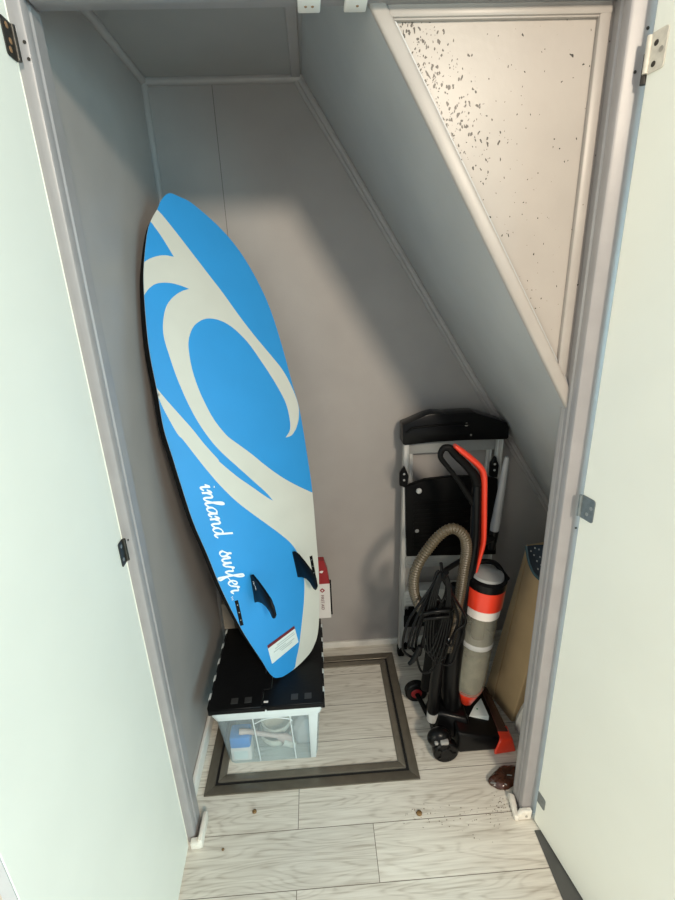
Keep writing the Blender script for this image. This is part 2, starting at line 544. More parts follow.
# door frame
def jamb(xo, xi, name, label):
    bm = B()
    s = 1 if xi > xo else -1
    pr = [(xo, 0), (xo, .06), (xi, .06), (xi, .030), (xi - s * .0035, .027), (xi - s * .0035, .023), (xi, .020), (xi, .006), (xi - s * .002, .002), (xi - s * .006, 0)]
    prism(bm, pr, (0, 0, 0), (1, 0, 0), (0, 1, 0), (0, 0, 1), 0.0, H + .06)
    return struct(link(name, bm, 'jamb', smooth=35), label)
j1 = jamb(OL, XL, 'trim_9', 'left upright of the grey cupboard door frame')
j2 = jamb(OR, XR, 'trim_10', 'right upright of the grey cupboard door frame')
bm = B(); box(bm, (XR - .0005, .042, 0), (XR + .012, .056, 1.235), bev=.001)
link('stop_strip', bm, 'trim', j2)
bm = B()
prism(bm, [(OL, H + .044), (OR, H + .044), (XR - .006, H), (XL + .006, H)], (0, 0, 0), (1, 0, 0), (0, 0, 1), (0, 1, 0), -.0006, .0445, bev=.002)
hr11 = struct(link('trim_11', bm, 'jamb', smooth=35), 'head rail of the grey cupboard door frame')
bm = B(); box(bm, (XL - .01, .0447, H + .02), (.62, .062, 2.15)); struct(link('wall_header', bm, 'panel'))
# hall wall round the frame
bm = B(); box(bm, (-1.6, .0, 0), (OL - .0005, .06, 2.5)); struct(link('wall_hall_left', bm, 'door'))
bm = B(); box(bm, (OR + .0005, .0, 0), (1.6, .06, 2.5)); struct(link('wall_hall_right', bm, 'door'))
bm = B(); box(bm, (OL, .005, H + .045), (OR, .06, 2.5)); struct(link('wall_hall_head', bm, 'door'))
# screw holes in the frame
for px, py, axis, val, par in ((24.5, 42, 1, -.0006, j1), (28.8, 59, 1, -.0006, j1), (128, 540, 0, XL + .0003, j1), (648, 28, 1, -.0006, j2), (635, 72, 1, -.0006, j2), (576, 528, 1, -.0006, j2)):
    q = at(px, py, axis, val)
    bm = B()
    lathe(bm, [(.0026, -.0004), (.0026, .0004)], q, (0, 1, 0) if axis == 1 else (1, 0, 0), 10)
    link('screw_hole', bm, 'hole', par)
# baseboards
bm = B(); box(bm, (XW + .001, .085, 0), (XW + .014, D, .052), bev=.003); struct(link('baseboard_left', bm, 'base', smooth=40), 'white baseboard along the left wall')
bm = B(); box(bm, (XW + .014, D - .012, 0), (XE, D, .030), bev=.003); struct(link('baseboard_back', bm, 'base', smooth=40), 'white baseboard along the back wall')
# chipped white foot pieces of the frame
bm = B()
box(bm, (-.396, -.020, 0), (-.366, -.002, .026), bev=.003, rot=Matrix.Rotation(.05, 3, 'Z'), piv=(-.38, -.01, 0))
box(bm, (-.374, -.018, 0), (-.362, .062, .034), bev=.003)
struct(link('trim_12', bm, 'caulk', smooth=40), 'chipped white foot piece at the bottom of the left upright')
bm = B()
prism(bm, [(.552, 0), (.598, 0), (.600, .034), (.566, .034)], (0, 0, 0), (1, 0, 0), (0, 0, 1), (0, 1, 0), -.016, -.001, bev=.003)
prism(bm, [(.548, -.016), (.560, -.020), (.573, .045), (.556, .055)], (0, 0, 0), (1, 0, 0), (0, 1, 0), (0, 0, 1), 0, .020, bev=.003)
ft = struct(link('trim_13', bm, 'caulk', smooth=40), 'chipped white foot piece at the bottom of the right upright')
bm = B(); lathe(bm, [(.004, 0), (.0035, .002), (.001, .0022)], (.582, -.0158, .016), (0, -1, 0), 12); link('screw', bm, 'screw', ft)
bm = B(); box(bm, (.594, -1.2, 0), (.70, -.046, .003), bev=.001); struct(link('trim_14', bm, 'strip', smooth=40), 'dark strip on the floor under the right door')


# ------------------------------------------------------------------ doors with hinges
def hinge(door, nrm, along, q, w, h, mleaf, label, holes, knuckle=True, shear=0.0):
    """leaf on the door's inner face: nrm out of the face, along = from hinge edge into the door"""
    n, a, z = V(nrm), V(along), V((0, 0, 1))
    q = V(q)
    bm = B()
    r = w * .18
    out = []
    for cx, cy, s in ((w - r, h / 2 - r, 0), (0, h / 2, None), (0, -h / 2, None), (w - r, -h / 2 + r, -1)):
        if s is None: out.append((cx, cy))
        elif s == 0: out += [(cx + r * math.cos(t), cy + r * math.sin(t)) for t in (0, PI / 6, PI / 3, PI / 2)]
        else: out += [(cx + r * math.cos(t), cy + r * math.sin(t)) for t in (-PI / 2, -PI / 3, -PI / 6, 0)]
    prism(bm, [(x, y + shear * x) for x, y in out], q, a, z, n, .0003, .0022, bev=.0005)
    o = link('hinge', bm, mleaf, door)
    o['label'] = label
    if knuckle:
        bm = B()
        tube(bm, [q - a * .003 + n * .003 - z * h * .46, q - a * .003 + n * .003 + z * h * .46], .0042, 12)
        link('knuckle', bm, mleaf, o, smooth=50)
    for x, y, mm in holes:
        bm = B(); lathe(bm, [(.0042, 0), (.0042, .0006), (.002, .0009)], q + a * x * w + z * y * h + n * .0021, n, 14)
        link('screw', bm, mm, o, smooth=40)
    return o


def door(name, pts, z0, z1, label):
    """pts: inner-face hinge end, inner-face free end, thickness vector"""
    p, q, t = V(pts[0]), V(pts[1]), V(pts[2])
    bm = B()
    hexb(bm, [p + V((0, 0, z0)), q + V((0, 0, z0)), q + t + V((0, 0, z0)), p + t + V((0, 0, z0)), p + V((0, 0, z1)), q + V((0, 0, z1)), q + t + V((0, 0, z1)), p + t + V((0, 0, z1))], bev=.0015, seg=2)
    return struct(link(name, bm, 'door', loc=(p.x, p.y, 0)), label)


pL, qL = V((-.402, -.016, 0)), V((-.384, -.520, 0))
dl = (qL - pL).normalized(); nl = V((-dl.y, dl.x, 0)); nl *= (1 if nl.x > 0 else -1)
d1 = door('door_1', (pL, qL, nl * -.019), .012, 1.935, 'left white cupboard door standing open')
bm = B(); hexb(bm, [qL + dl * a + nl * b + V((0, 0, c)) for c in (.02, 1.93) for a, b in ((0, -.001), (.0012, -.001), (.0012, -.018), (0, -.018))])
link('edge_band', bm, 'dooredge', d1)
pR, qR = V((.6035, -.022, 0)), V((.697, -.490, 0))
dr = (qR - pR).normalized(); nr = V((dr.y, -dr.x, 0)); nr *= (1 if nr.x < 0 else -1)
d2 = door('door_2', (pR, qR, nr * -.019), .008, 1.935, 'right cream white cupboard door standing open')


def on_door(px, py, p, n):
    d = ray(px, py)
    return CAM + d * ((p - CAM).dot(n) / d.dot(n))


def hinge_l(py_px, h, w, m, label, holes, **k):
    q = on_door(*py_px, pL, nl)
    q = pL + V((0, 0, q.z)) + dl * .002
    hinge(d1, nl, dl, q, w, h, m, label, holes, **k)


def hinge_r(py_px, h, w, m, label, holes, **k):
    q = on_door(*py_px, pR, nr)
    q = pR + V((0, 0, q.z)) + dr * .002
    hinge(d2, nr, dr, q, w, h, m, label, holes, **k)


hinge_l((12, 42), .050, .026, 'hingedark', 'dark rusty upper hinge', ((.5, .32, 'rust'), (.4, -.05, 'rust'), (.6, -.3, 'rust')))
hinge_l((122, 553), .056, .024, 'hingedark', 'small dark middle hinge', ((.5, .3, 'screw'), (.55, -.25, 'screw')))
hinge_r((655, 52), .056, .030, 'hingepale', 'pale painted upper hinge', ((.35, .2, 'hole'), (.72, -.02, 'screw'), (.35, -.3, 'hole')))
hinge_r((586, 508), .054, .036, 'hingegrey', 'grey steel middle hinge', ((.75, .1, 'screw'), (.5, -.22, 'screw')))
hinge_r((541, 800), .040, .030, 'hingegrey', 'grey lower hinge', (), knuckle=False)
bm = B()
q = on_door(641, 76, pR, nr)
tube(bm, [pR + V((.001, .006, q.z + .028)), pR + V((.001, .006, q.z - .014))], .006, 10)
link('hinge_socket', bm, 'hole', d2)

# catch plates on the head rail
for px, holes, lab in ((309, (-.004, .004), 'white catch plate with two rusty screws'), (355.5, (.002,), 'white catch plate with one screw')):
    q = Y(px, 8, .03)
    bm = B(); box(bm, (q.x - .0185, .004, H - .0075), (q.x + .0185, .0465, H - .0005), bev=.0025)
    cp = link('catch_plate', bm, 'plate', hr11, smooth=40); cp['label'] = lab
    for h in holes:
        bm = B(); lathe(bm, [(.0026, 0), (.0018, .0012)], (q.x + h * 1.4, .026, H - .0074), (0, 0, -1), 10); link('screw', bm, 'rust', cp)

# ------------------------------------------------------------------ floor hatch
t0, t1, u0, u1 = -.392, .300, .125, .674
hatch = thing('floor_hatch', (t0, u0, 0), 'floor hatch of pale planks in a double dark bronze frame under the crate', 'floor hatch')


def frame_ring(bm, x0, x1, y0, y1, w, z0, z1, bev=.002):
    o = [(x0, y0), (x1, y0), (x1, y1), (x0, y1)]
    i = [(x0 + w, y0 + w), (x1 - w, y0 + w), (x1 - w, y1 - w), (x0 + w, y1 - w)]
    for k in range(4):
        k2 = (k + 1) % 4
        r = [o[k], o[k2], i[k2], i[k]]
        hexb(bm, [V((*p, z0)) for p in r] + [V((*p, z1)) for p in r], bev=bev)


bm = B(); frame_ring(bm, t0, t1, u0, u1, .030, .0, .006); link('outer_frame', bm, 'bronze', hatch, smooth=40)
bm = B(); frame_ring(bm, t0 + .028, t1 - .028, u0 + .028, u1 - .028, .012, .0002, .0016, 0); link('gap', bm, 'groove', hatch)
bm = B(); frame_ring(bm, t0 + .039, t1 - .039, u0 + .039, u1 - .039, .024, .0, .009, .003); link('inner_frame', bm, 'bronze2', hatch, smooth=40)
bm = B(); box(bm, (t0 + .06, u0 + .06, .0005), (t1 - .06, u1 - .06, .003)); link('panel', bm, 'floor', hatch)


# ------------------------------------------------------------------ storage crate
CX0, CX1, CY0, CY1 = -.354, -.003, .200, .590     # at the rim
ZB, ZT = .004, .264
cr = thing('storage_crate', ((CX0 + CX1) / 2, (CY0 + CY1) / 2, .0035), 'frosted clear storage crate with black lid, standing on the floor hatch', 'storage crate')


def crect(dx, dy, z):
    return [V((CX0 + dx, CY0 + dy, z)), V((CX1 - dx, CY0 + dy, z)), V((CX1 - dx, CY1 - dy, z)), V((CX0 + dx, CY1 - dy, z))]


def rrect(dx, dy, z, r=.022, n=4):
    x0, x1, y0, y1 = CX0 + dx, CX1 - dx, CY0 + dy, CY1 - dy
    out = []
    for cx, cy, a in ((x0 + r, y0 + r, PI), (x1 - r, y0 + r, 1.5 * PI), (x1 - r, y1 - r, 0), (x0 + r, y1 - r, .5 * PI)):
        out += [V((cx + r * math.cos(a + k * PI / 2 / n), cy + r * math.sin(a + k * PI / 2 / n), z)) for k in range(n + 1)]
    return out


bm = B()
loft(bm, [rrect(.028, .026, ZB), rrect(.025, .022, .02), rrect(.008, .006, .225)], cap=False)
vv = [bm.verts.new(p) for p in rrect(.028, .026, ZB)]; bm.faces.new(vv)
bmesh.ops.remove_doubles(bm, verts=bm.verts[:], dist=1e-5)
# raised ribs and the arched panel on the front
def front(x, z, d=0): # point on the front face
    k = (.225 - z) / .205
    return V((x, CY0 + .006 + .017 * k - d, z))
tub = link('tub', bm, 'tub', cr, smooth=30)
bm = B()
for xa, xb in ((-.247, -.2), (-.128, -.09)):
    tube(bm, [front(xa + .02, .222), front(xa + .026, .012)], .0022, 8)
tube(bm, catmull([front(-.222, .195), front(-.19, .212), front(-.15, .216), front(-.11, .205), front(-.102, .196)], 6), .002, 8)
hexb(bm, [front(-.052, .012), front(-.034, .012), front(-.034, .012, .004), front(-.052, .012, .004), front(-.048, .225), front(-.018, .225), front(-.018, .225, .004), front(-.048, .225, .004)], bev=.001)
rb = link('rib', bm, 'tubrim', cr, smooth=40)
bm = B()
loft(bm, [rrect(.010, .010, .218), rrect(.003, .003, .222), rrect(.003, .003, .240), rrect(-.003, -.003, .242), rrect(0, 0, ZT), rrect(.012, .012, ZT), rrect(.012, .012, .222)], cap=False)
for k in range(5):
    y = .235 + k * .075
    box(bm, (CX0 - .012, y + .003, .248), (CX0 + .004, y + .030, .276), bev=.002)
    box(bm, (CX1 - .004, y + .003, .248), (CX1 + .0095, y + .030, .272), bev=.002)
link('rim', bm, 'tubrim', cr, smooth=40)
# the two black lid leaves
YM = .39
for k, (ya, yb) in enumerate(((CY0 - .006, CY1 + .004),)):
    xm = (CX0 + CX1) / 2
    zig = [(xm + (.012 if (i // 2) % 2 else -.012), CY0 - .006 + (CY1 - CY0 + .010) * ((i + 1) // 2) / 6) for i in range(12)]
    for side in (0, 1):
        bm = B()
        if side == 0:
            pts = [(CX0 - .004, yb), (CX0 - .004, ya)] + [(x - .0012, min(max(y, ya), yb)) for x, y in zig]
        else:
            pts = [(CX1 + .004, ya), (CX1 + .004, yb)] + [(x + .0012, min(max(y, ya), yb)) for x, y in zig[::-1]]
        prism(bm, pts, (0, 0, 0), (1, 0, 0), (0, 1, 0), (0, 0, 1), ZT + .001, ZT + .0155, bev=.0015)
        # side teeth gripping the rim
        for i in range(5):
            y = .205 + i * .075
            x = CX0 if side == 0 else CX1
            s = -1 if side == 0 else 1
            box(bm, (min(x - s * .006, x + s * .009), y, .244), (max(x - s * .006, x + s * .009), y + .034, ZT + .013), bev=.002)
        # front lip
        box(bm, (CX0 - .001, CY0 - .010, ZT - .001), (xm - .002, CY0 + .004, ZT + .014), bev=.002) if side == 0 else box(bm, (xm + .002, CY0 - .009, ZT - .001), (CX1 + .001, CY0 + .004, ZT + .014), bev=.002)
        lf = link('lid_leaf', bm, 'lid', cr, smooth=40)
        for i in (0, 1):
            x = (-.290 if side == 0 else -.10) + i * .043
            bm = B(); box(bm, (x, CY0 + .012, ZT + .0150), (x + .022, CY0 + .034, ZT + .0166), bev=.0005)
            link('latch_mark', bm, 'lidmark', lf)
bm = B(); box(bm, (-.186, CY0 + .008, ZT + .015), (-.172, CY0 + .014, ZT + .0172), bev=.0005); link('chip', bm, 'card', lf)

# things inside the crate
ZI = .0085
bm = B(); box(bm, (-.318, .230, ZI), (-.250, .286, .066), bev=.004, mi=0); box(bm, (-.318, .229, .064), (-.250, .286, .112), bev=.008, mi=1)
pk = thing('packet', (-.284, .258, ZI), 'blue and white packet in the left corner of the clear crate', 'packet')
link('carton', bm, ['card', 'packblue'], pk, smooth=40)
bm = B(); box(bm, (-.308, .2288, .018), (-.262, .2302, .054), bev=.0004); link('packet_label', bm, 'paper', pk)
bm = B(); lathe(bm, [(.018, 0), (.046, .004), (.058, .028), (.059, .044), (.055, .044), (.052, .028), (.04, .008), (.01, .006)], (-.172, .314, ZI), (0, 0, 1), 32)
tag(link('bowl', bm, 'cream', smooth=60, loc=(-.172, .314, ZI)), 'lower cream bowl in the middle of the clear crate', 'bowl', 'cream bowls in the crate')
bm = B(); lathe(bm, [(.016, 0), (.040, .004), (.052, .028), (.054, .050), (.05, .050), (.046, .028), (.036, .008), (.01, .006)], (-.168, .318, .0527), (-.0, -.10, 1), 32)
tag(link('bowl', bm, 'cream', smooth=60, loc=(-.168, .318, .0527)), 'upper cream bowl stacked askew in the clear crate', 'bowl', 'cream bowls in the crate')
r_ = thing('scrubbing_brush', (-.19, .27, ZI), 'pale pink handled brush lying diagonally inside the clear crate', 'brush')
bm = B(); tube(bm, catmull([(-.284, .240, .128), (-.252, .243, .122), (-.215, .246, .106), (-.160, .250, .085)], 5), [.009, .0098, .0095, .009, .0085, .0085, .0085, .0085, .0082, .008, .008, .0078, .0075, .0074, .0074, .0074], 12); link('handle', bm, 'pinkish', r_, smooth=60)
bm = B(); tube(bm, [(-.162, .250, .086), (-.140, .250, .074), (-.112, .250, .062)], [.010, .020, .015], 12, flat=(1, .6)); link('brush_head', bm, 'pinkish', r_, smooth=60)
bm = B(); tube(bm, [(-.142, .240, .066), (-.104, .240, .046)], [.017, .014], 12, flat=(.8, .5)); link('bristles', bm, 'white', r_, smooth=60)
bm = B()
bmesh.ops.create_icosphere(bm, subdivisions=3, radius=1)
for q in bm.verts:
    k = 1 + .16 * math.sin(7 * q.co.x + 3 * q.co.z) * math.cos(6 * q.co.y + 5 * q.co.z)
    q.co = V((-.075 + q.co.x * .036 * k, .285 + q.co.y * .034 * k, ZI + .056 + q.co.z * .054 * k))
mz = min(q.co.z for q in bm.verts)
for q in bm.verts: q.co.z += ZI - mz
tag(link('plastic_bag', bm, 'baggy', smooth=180, loc=(-.075, .285, ZI)), 'crumpled clear plastic bag in the right end of the clear crate', 'bag')
for (x, y, z, rr, lab) in ((-.185, .262, .0, .015, 'left of two small clear lids under the crate lid'),):
    pass

# ------------------------------------------------------------------ surfboard
ZL = ZT + .0155           # top of the crate lid
tA, tB, nN = Zp(271, 676, ZL + .0315), Zp(316, 645, ZL + .0315), Y(164, 194, .522)
bn = (tB - tA).cross(nN - tA).normalized()
if bn.y > 0: bn = -bn
T0 = (tA + tB) / 2
LB = (nN - T0).length
bax = (nN - T0) / LB
bw = bn.cross(bax)
if bw.x < 0: bw = -bw
ROCK = .072


def rock(s):
    k = min(max(s / LB, 0), 1)
    return 4 * ROCK * k * (1 - k)


def bsurf(s, w, d=0.0):
    return T0 + bax * s + bw * w + bn * (rock(s) + d)


def bsw(px, py, lift=0.0):
    d = ray(px, py)
    o = 0
    for _ in range(40):
        X = CAM + d * ((tA + bn * (o + lift) - CAM).dot(bn) / d.dot(bn))
        o = rock((X - T0).dot(bax))
    q = X - T0
    return (q.dot(bax), q.dot(bw))


EL = [(161.3, 200), (157.6, 208.5), (148.7, 226.7), (144.6, 257.8), (144, 289), (148.7, 345), (158, 394.7), (164, 429), (173.6, 460), (178.9, 477.5), (193, 521), (207.8, 555.5), (222, 590), (242.4, 630.6), (262.6, 662), (268, 671)]
ER = [(180, 197), (192, 203.3), (214, 222), (232.7, 242), (249.8, 267), (267, 301), (279, 335.6), (291.8, 382), (299.6, 410), (307, 454), (311.7, 486), (316, 535), (319, 578.6), (318.5, 627.7), (313, 648), (300, 664), (285.7, 675), (279, 677.5), (273.5, 677)]
ring_px = [(169, 193.2)] + ER + EL[::-1]
ctrl = [V((*bsw(*p), 0)) for p in ring_px]
outl = [(p.x, p.y) for p in catmull(ctrl, 5, closed=True)]

z3 = lambda x, y: (130 + x / 3.2143, 180 + y / 3.2143)
z4 = lambda x, y: (150 + x / 3.463, 440 + y / 3.463)
hook = [z3(*p) for p in ((85, 92), (110, 120), (150, 170), (200, 235), (250, 300), (300, 365), (350, 435), (400, 500), (450, 560), (490, 610), (520, 665), (540, 720), (543, 760), (535, 795), (520, 820))] 
seqs = [
    hook + [z3(500, 828)],
    [z3(*p) for p in ((500, 828), (515, 800), (511, 755), (500, 715), (480, 675), (450, 625), (420, 580), (385, 530), (350, 492), (318, 466), (285, 450), (250, 445), (222, 455), (200, 478), (188, 520), (192, 570), (203, 620), (220, 670), (240, 715), (270, 770), (310, 820))]
    + [z4(*p) for p in ((302, 12), (350, 47), (400, 88), (450, 124), (500, 153), (562, 182), (620, 205))],
    [z4(*p) for p in ((640, 500), (640, 800), (560, 860), (492, 815), (503, 785))],
    [z4(*p) for p in ((503, 785), (515, 720), (525, 640), (533, 560), (535, 500), (530, 450), (515, 400), (490, 360), (450, 325), (400, 288), (350, 252), (300, 213), (250, 165), (200, 108), (150, 45), (115, 0))]
    + [z3(*p) for p in ((150, 812), (110, 740), (90, 696))],
    [z3(*p) for p in ((70, 680), (80, 660), (90, 674))],
    [z3(*p) for p in ((90, 674), (120, 710), (160, 755), (200, 800), (240, 850), (285, 900))] + [z4(*p) for p in ((240, 75), (300, 125), (350, 160), (400, 195), (427, 211))],
    [z4(*p) for p in ((427, 211), (400, 180), (350, 135), (300, 90), (250, 45))] + [z3(*p) for p in ((259, 836), (220, 780), (190, 725), (165, 670), (145, 620), (125, 560), (110, 510), (106, 470), (110, 430), (120, 400), (140, 375), (165, 358), (190, 350))],
    [z3(*p) for p in ((190, 350), (165, 340), (135, 332), (105, 330), (80, 335), (60, 350), (46, 370), (36, 385))],
    [z3(*p) for p in ((36, 385), (36, 275), (48, 262))],
    [z3(*p) for p in ((48, 262), (65, 252), (90, 244), (115, 242), (141, 247))],
    [z3(*p) for p in ((141, 247), (125, 220), (100, 180), (75, 145), (66, 134), (54, 122), (75, 80))],
]
wave = []
for sq in seqs:
    pts = [V((*bsw(*p), 0)) for p in sq]
    sm = catmull(pts, 4) if len(pts) > 4 else pts
    wave += [(p.x, p.y) for p in sm]
# drop coincident neighbours
def clean(P):
    o = []
    for p in P:
        if not o or (p[0] - o[-1][0]) ** 2 + (p[1] - o[-1][1]) ** 2 > 1e-7: o.append(p)
    if (o[0][0] - o[-1][0]) ** 2 + (o[0][1] - o[-1][1]) ** 2 < 1e-7: o.pop()
    return o
wave, outl = clean(wave), clean(outl)


def inside(x, y, P):
    r = False
    j = len(P) - 1
    for i in range(len(P)):
        xi, yi = P[i]; xj, yj = P[j]
        if (yi > y) != (yj > y) and x < (xj - xi) * (y - yi) / (yj - yi) + xi: r = not r
        j = i
    return r


sb = thing('surfboard', T0, 'blue and cream surfboard leaning tail down on the crate into the left back corner', 'surfboard')
pts2 = [V(p) for p in outl]
eds = [(i, (i + 1) % len(outl)) for i in range(len(outl))]
k0 = len(pts2)
pts2 += [V(p) for p in wave]
eds += [(k0 + i, k0 + (i + 1) % len(wave)) for i in range(len(wave))]
for i in range(1, 40):
    for j in range(-9, 10):
        s, w = i * LB / 40, j * .026 + .0007 * (i % 3)
        if inside(s, w, outl): pts2.append(V((s, w)))
ov, oe, of, _, _, _ = delaunay_2d_cdt(pts2, eds, [], 0, 1e-5)
bm = B()
vs = [bm.verts.new(bsurf(p.x, p.y)) for p in ov]
for f in of:
    c = sum((ov[i] for i in f), V((0, 0))) / len(f)
    if not inside(c.x, c.y, outl): continue
    fc = bm.faces.new([vs[i] for i in f])
    fc.material_index = 1 if inside(c.x, c.y, wave) else 0
for q in [q for q in bm.verts if not q.link_faces]: bm.verts.remove(q)
# rails and deck: the outline stepped back and rounded
cxs = sum(p[0] for p in outl) / len(outl)


def inset(P, d):
    o = []
    n = len(P)
    for i in range(n):
        a, b = V(P[i - 1]), V(P[(i + 1) % n])
        t = (b - a).normalized()
        nn = V((-t.y, t.x))
        c = V(P[i]) + nn * .002
        if not inside(c.x, c.y, P): nn = -nn
        o.append((P[i][0] + nn.x * d, P[i][1] + nn.y * d))
    return o


prof = [(0, 0, 2), (.0, -.0030, 2), (.0004, -.0062, 3), (.0010, -.022, 3), (.003, -.044, 3), (.009, -.061, 3), (.028, -.072, 3)]


def taper(s):
    k = min(max(min(s, LB - s) / .38, 0), 1)
    return .34 + .66 * k * (2 - k)


rings = []
for d, z, mi in prof:
    P = outl if d == 0 else inset(outl, d)
    rings.append([bm.verts.new(bsurf(p[0], p[1], z * (taper(p[0]) if z < -.004 else 1))) for p in P])
n = len(outl)
for a in range(len(rings) - 1):
    for i in range(n):
        f = bm.faces.new((rings[a][i], rings[a][(i + 1) % n], rings[a + 1][(i + 1) % n], rings[a + 1][i]))
        f.material_index = prof[a + 1][2]
# deck: strips across between mirrored ring points
last = rings[-1]
dk = inset(outl, .028)
o2, e2, f2, _, _, _ = delaunay_2d_cdt([V(p) for p in dk], [(i, (i + 1) % n) for i in range(n)], [], 0, 1e-5)
dv = [bm.verts.new(bsurf(p.x, p.y, -.072 * taper(p.x))) for p in o2]
for f in f2:
    c = sum((o2[i] for i in f), V((0, 0))) / len(f)
    if inside(c.x, c.y, dk):
        bm.faces.new([dv[i] for i in f]).material_index = 3
bmesh.ops.remove_doubles(bm, verts=bm.verts[:], dist=1e-4)
link('board', bm, ['blue', 'white', 'ice', 'rail'], sb, smooth=50)


def patch(bm, poly, d0, d1):
    """flat patch lying on the board, poly in (s, w)"""
    a = [bm.verts.new(bsurf(*p, d0)) for p in poly]
    b = [bm.verts.new(bsurf(*p, d1)) for p in poly]
    k = len(poly)
    bm.faces.new(b)
    for i in range(k): bm.faces.new((a[i], a[(i + 1) % k], b[(i + 1) % k], b[i]))


def quad_px(*p): return [bsw(*q) for q in p]


# fins
z6 = lambda x, y: (220 + x / 5.625, 540 + y / 5.625)
fins = [([z6(174, 197), z6(200, 350)],
         [(174, 197), (184, 194), (212, 228), (250, 280), (285, 332), (304, 380), (314, 425), (308, 441), (298, 436), (285, 405), (262, 373), (240, 354), (217, 347), (200, 351)]),
        ([z6(409, 66), z6(440, 207)],
         [(409, 66), (420, 64), (442, 80), (475, 120), (510, 166), (540, 216), (548, 262), (542, 280), (530, 274), (508, 238), (488, 216), (465, 208), (440, 208)])]
for fi, (base, pl) in enumerate(fins):
    b0, b1 = [V(bsw(*q)) for q in base]
    P0, P1 = bsurf(b0.x, b0.y), bsurf(b1.x, b1.y)
    fd = (P1 - P0).normalized()
    cant = .10 if fi else -.10
    up = (bn + bw * cant).normalized()
    up = (up - fd * up.dot(fd)).normalized()
    fn = fd.cross(up).normalized()
    out = []
    for q in pl:
        d = ray(*z6(*q))
        X = CAM + d * ((P0 - CAM).dot(fn) / d.dot(fn))
        out.append(((X - P0).dot(fd), max((X - P0).dot(up), -.003)))
    print('fin', [(round(a, 3), round(b, 3)) for a, b in out])
    bm = B()
    prism(bm, out, P0, fd, up, fn, -.0035, .0035, bev=.0018, seg=2)
    fo = link('fin', bm, 'fin', sb, smooth=40)
    if fi == 0:
        nv = fn if fn.dot(CAM - P0) > 0 else -fn
        bm = B()
        for st in ([(.012, .014), (.008, .018), (.011, .023), (.017, .021), (.016, .016), (.021, .019)], [(.018, .025), (.024, .022), (.023, .029), (.029, .026), (.032, .031)], [(.032, .024), (.037, .029), (.040, .026)]):
            tube(bm, catmull([P0 + fd * (a * .8 + .006) + up * b + nv * .0037 for a, b in st], 4), .0006, 6)
        lo = link('fin_logo', bm, 'ink', fo); lo['label'] = 'white script logo'
for (a, b, w) in (((236.2, 600), (241.8, 625), 3.4), ((310.8, 555.5), (314.6, 577), 2.6)):
    bm = B()
    patch(bm, quad_px((a[0] - w / 2, a[1] + 1), (a[0] + w / 2, a[1]), (b[0] + w / 2, b[1]), (b[0] - w / 2, b[1] + 1)), -.002, .0009)
    fp = link('fin_plug', bm, 'black', sb)
    for k in range(3):
        f = .2 + .3 * k
        c = (a[0] + (b[0] - a[0]) * f, a[1] + (b[1] - a[1]) * f)
        X = bsurf(*bsw(*c), .001)
        bm = B(); lathe(bm, [(.0018, 0), (.0018, .0004)], X, bn, 10)
        link('screw', bm, 'greyp', fp)
# warning label
lab = [(267.2, 646.2), (294.2, 626.3), (298.4, 642.0), (272.0, 663.8)]
bm = B(); patch(bm, quad_px(*lab), .0001, .0008)
wl = link('warning_label', bm, 'paper', sb); wl['label'] = 'white label with a dark red top band'
def lerp(a, b, t): return (a[0] + (b[0] - a[0]) * t, a[1] + (b[1] - a[1]) * t)
def lp(u, v): return lerp(lerp(lab[0], lab[1], u), lerp(lab[3], lab[2], u), v)
bm = B(); patch(bm, quad_px(lp(0, -.03), lp(1, -.03), lp(1, .13), lp(0, .13)), .0008, .0013); link('label_band', bm, 'maroon', wl)
bm = B()
for v0, ua, ub in ((.27, .3, .93), (.38, .22, .95), (.5, .15, .6), (.6, .35, .9), (.7, .4, .8)):
    patch(bm, quad_px(lp(ua, v0), lp(ub, v0), lp(ub, v0 + .045), lp(ua, v0 + .045)), .0008, .0012)
link('label_print', bm, 'paperline', wl)

# script lettering, drawn stroke by stroke with a broad nib
G = {
    'i': (.52, [[(0, .55), (.16, 1), (.2, .85), (.2, .25), (.32, 0), (.52, .3)], [(.2, 1.45), (.24, 1.52)]]),
    'n': (.95, [[(-.05, .6), (.14, 1.02), (.2, .85), (.2, 0)], [(.2, .45), (.45, .98), (.64, .85), (.64, .25), (.76, 0), (.96, .3)]]),
    'l': (.5, [[(0, .3), (.28, 1.25), (.36, 1.85), (.26, 2.0), (.17, 1.6), (.16, .3), (.28, 0), (.52, .3)]]),
    'a': (.95, [[(.66, .85), (.42, 1.0), (.12, .65), (.1, .2), (.28, 0), (.5, .25), (.66, .8)], [(.68, 1.0), (.66, .25), (.76, 0), (.96, .3)]]),
    'd': (.98, [[(.66, .85), (.42, 1.0), (.12, .65), (.1, .2), (.28, 0), (.5, .25), (.66, .8)], [(.72, 2.05), (.68, 1.0), (.66, .25), (.78, 0), (1.0, .3)]]),
    ' ': (1.25, []),
    's': (.62, [[(-.02, .25), (.3, .8), (.38, 1.25), (.33, 1.0), (.56, .5), (.5, .08), (.25, -.02), (.08, .15), (.14, .3)]]),
    'u': (.95, [[(-.05, .6), (.14, 1.0), (.18, .75), (.18, .25), (.34, 0), (.56, .35), (.64, .9)], [(.66, 1.0), (.66, .25), (.76, 0), (.96, .3)]]),
    'r': (.74, [[(-.02, .3), (.2, 1.12), (.26, .9), (.52, .9), (.46, .4), (.54, .03), (.76, .3)]]),
    'f': (.62, [[(0, .3), (.38, 1.2), (.46, 1.85), (.34, 2.0), (.24, 1.6), (.20, -.6), (.28, -.95), (.44, -.75), (.26, .0), (.62, .3)]]),
    'e': (.62, [[(-.02, .3), (.42, .6), (.48, .88), (.3, 1.0), (.1, .6), (.13, .2), (.34, 0), (.64, .3)]]),
}
la, lb_ = V(bsw(199.2, 485)), V(bsw(231.2, 594))
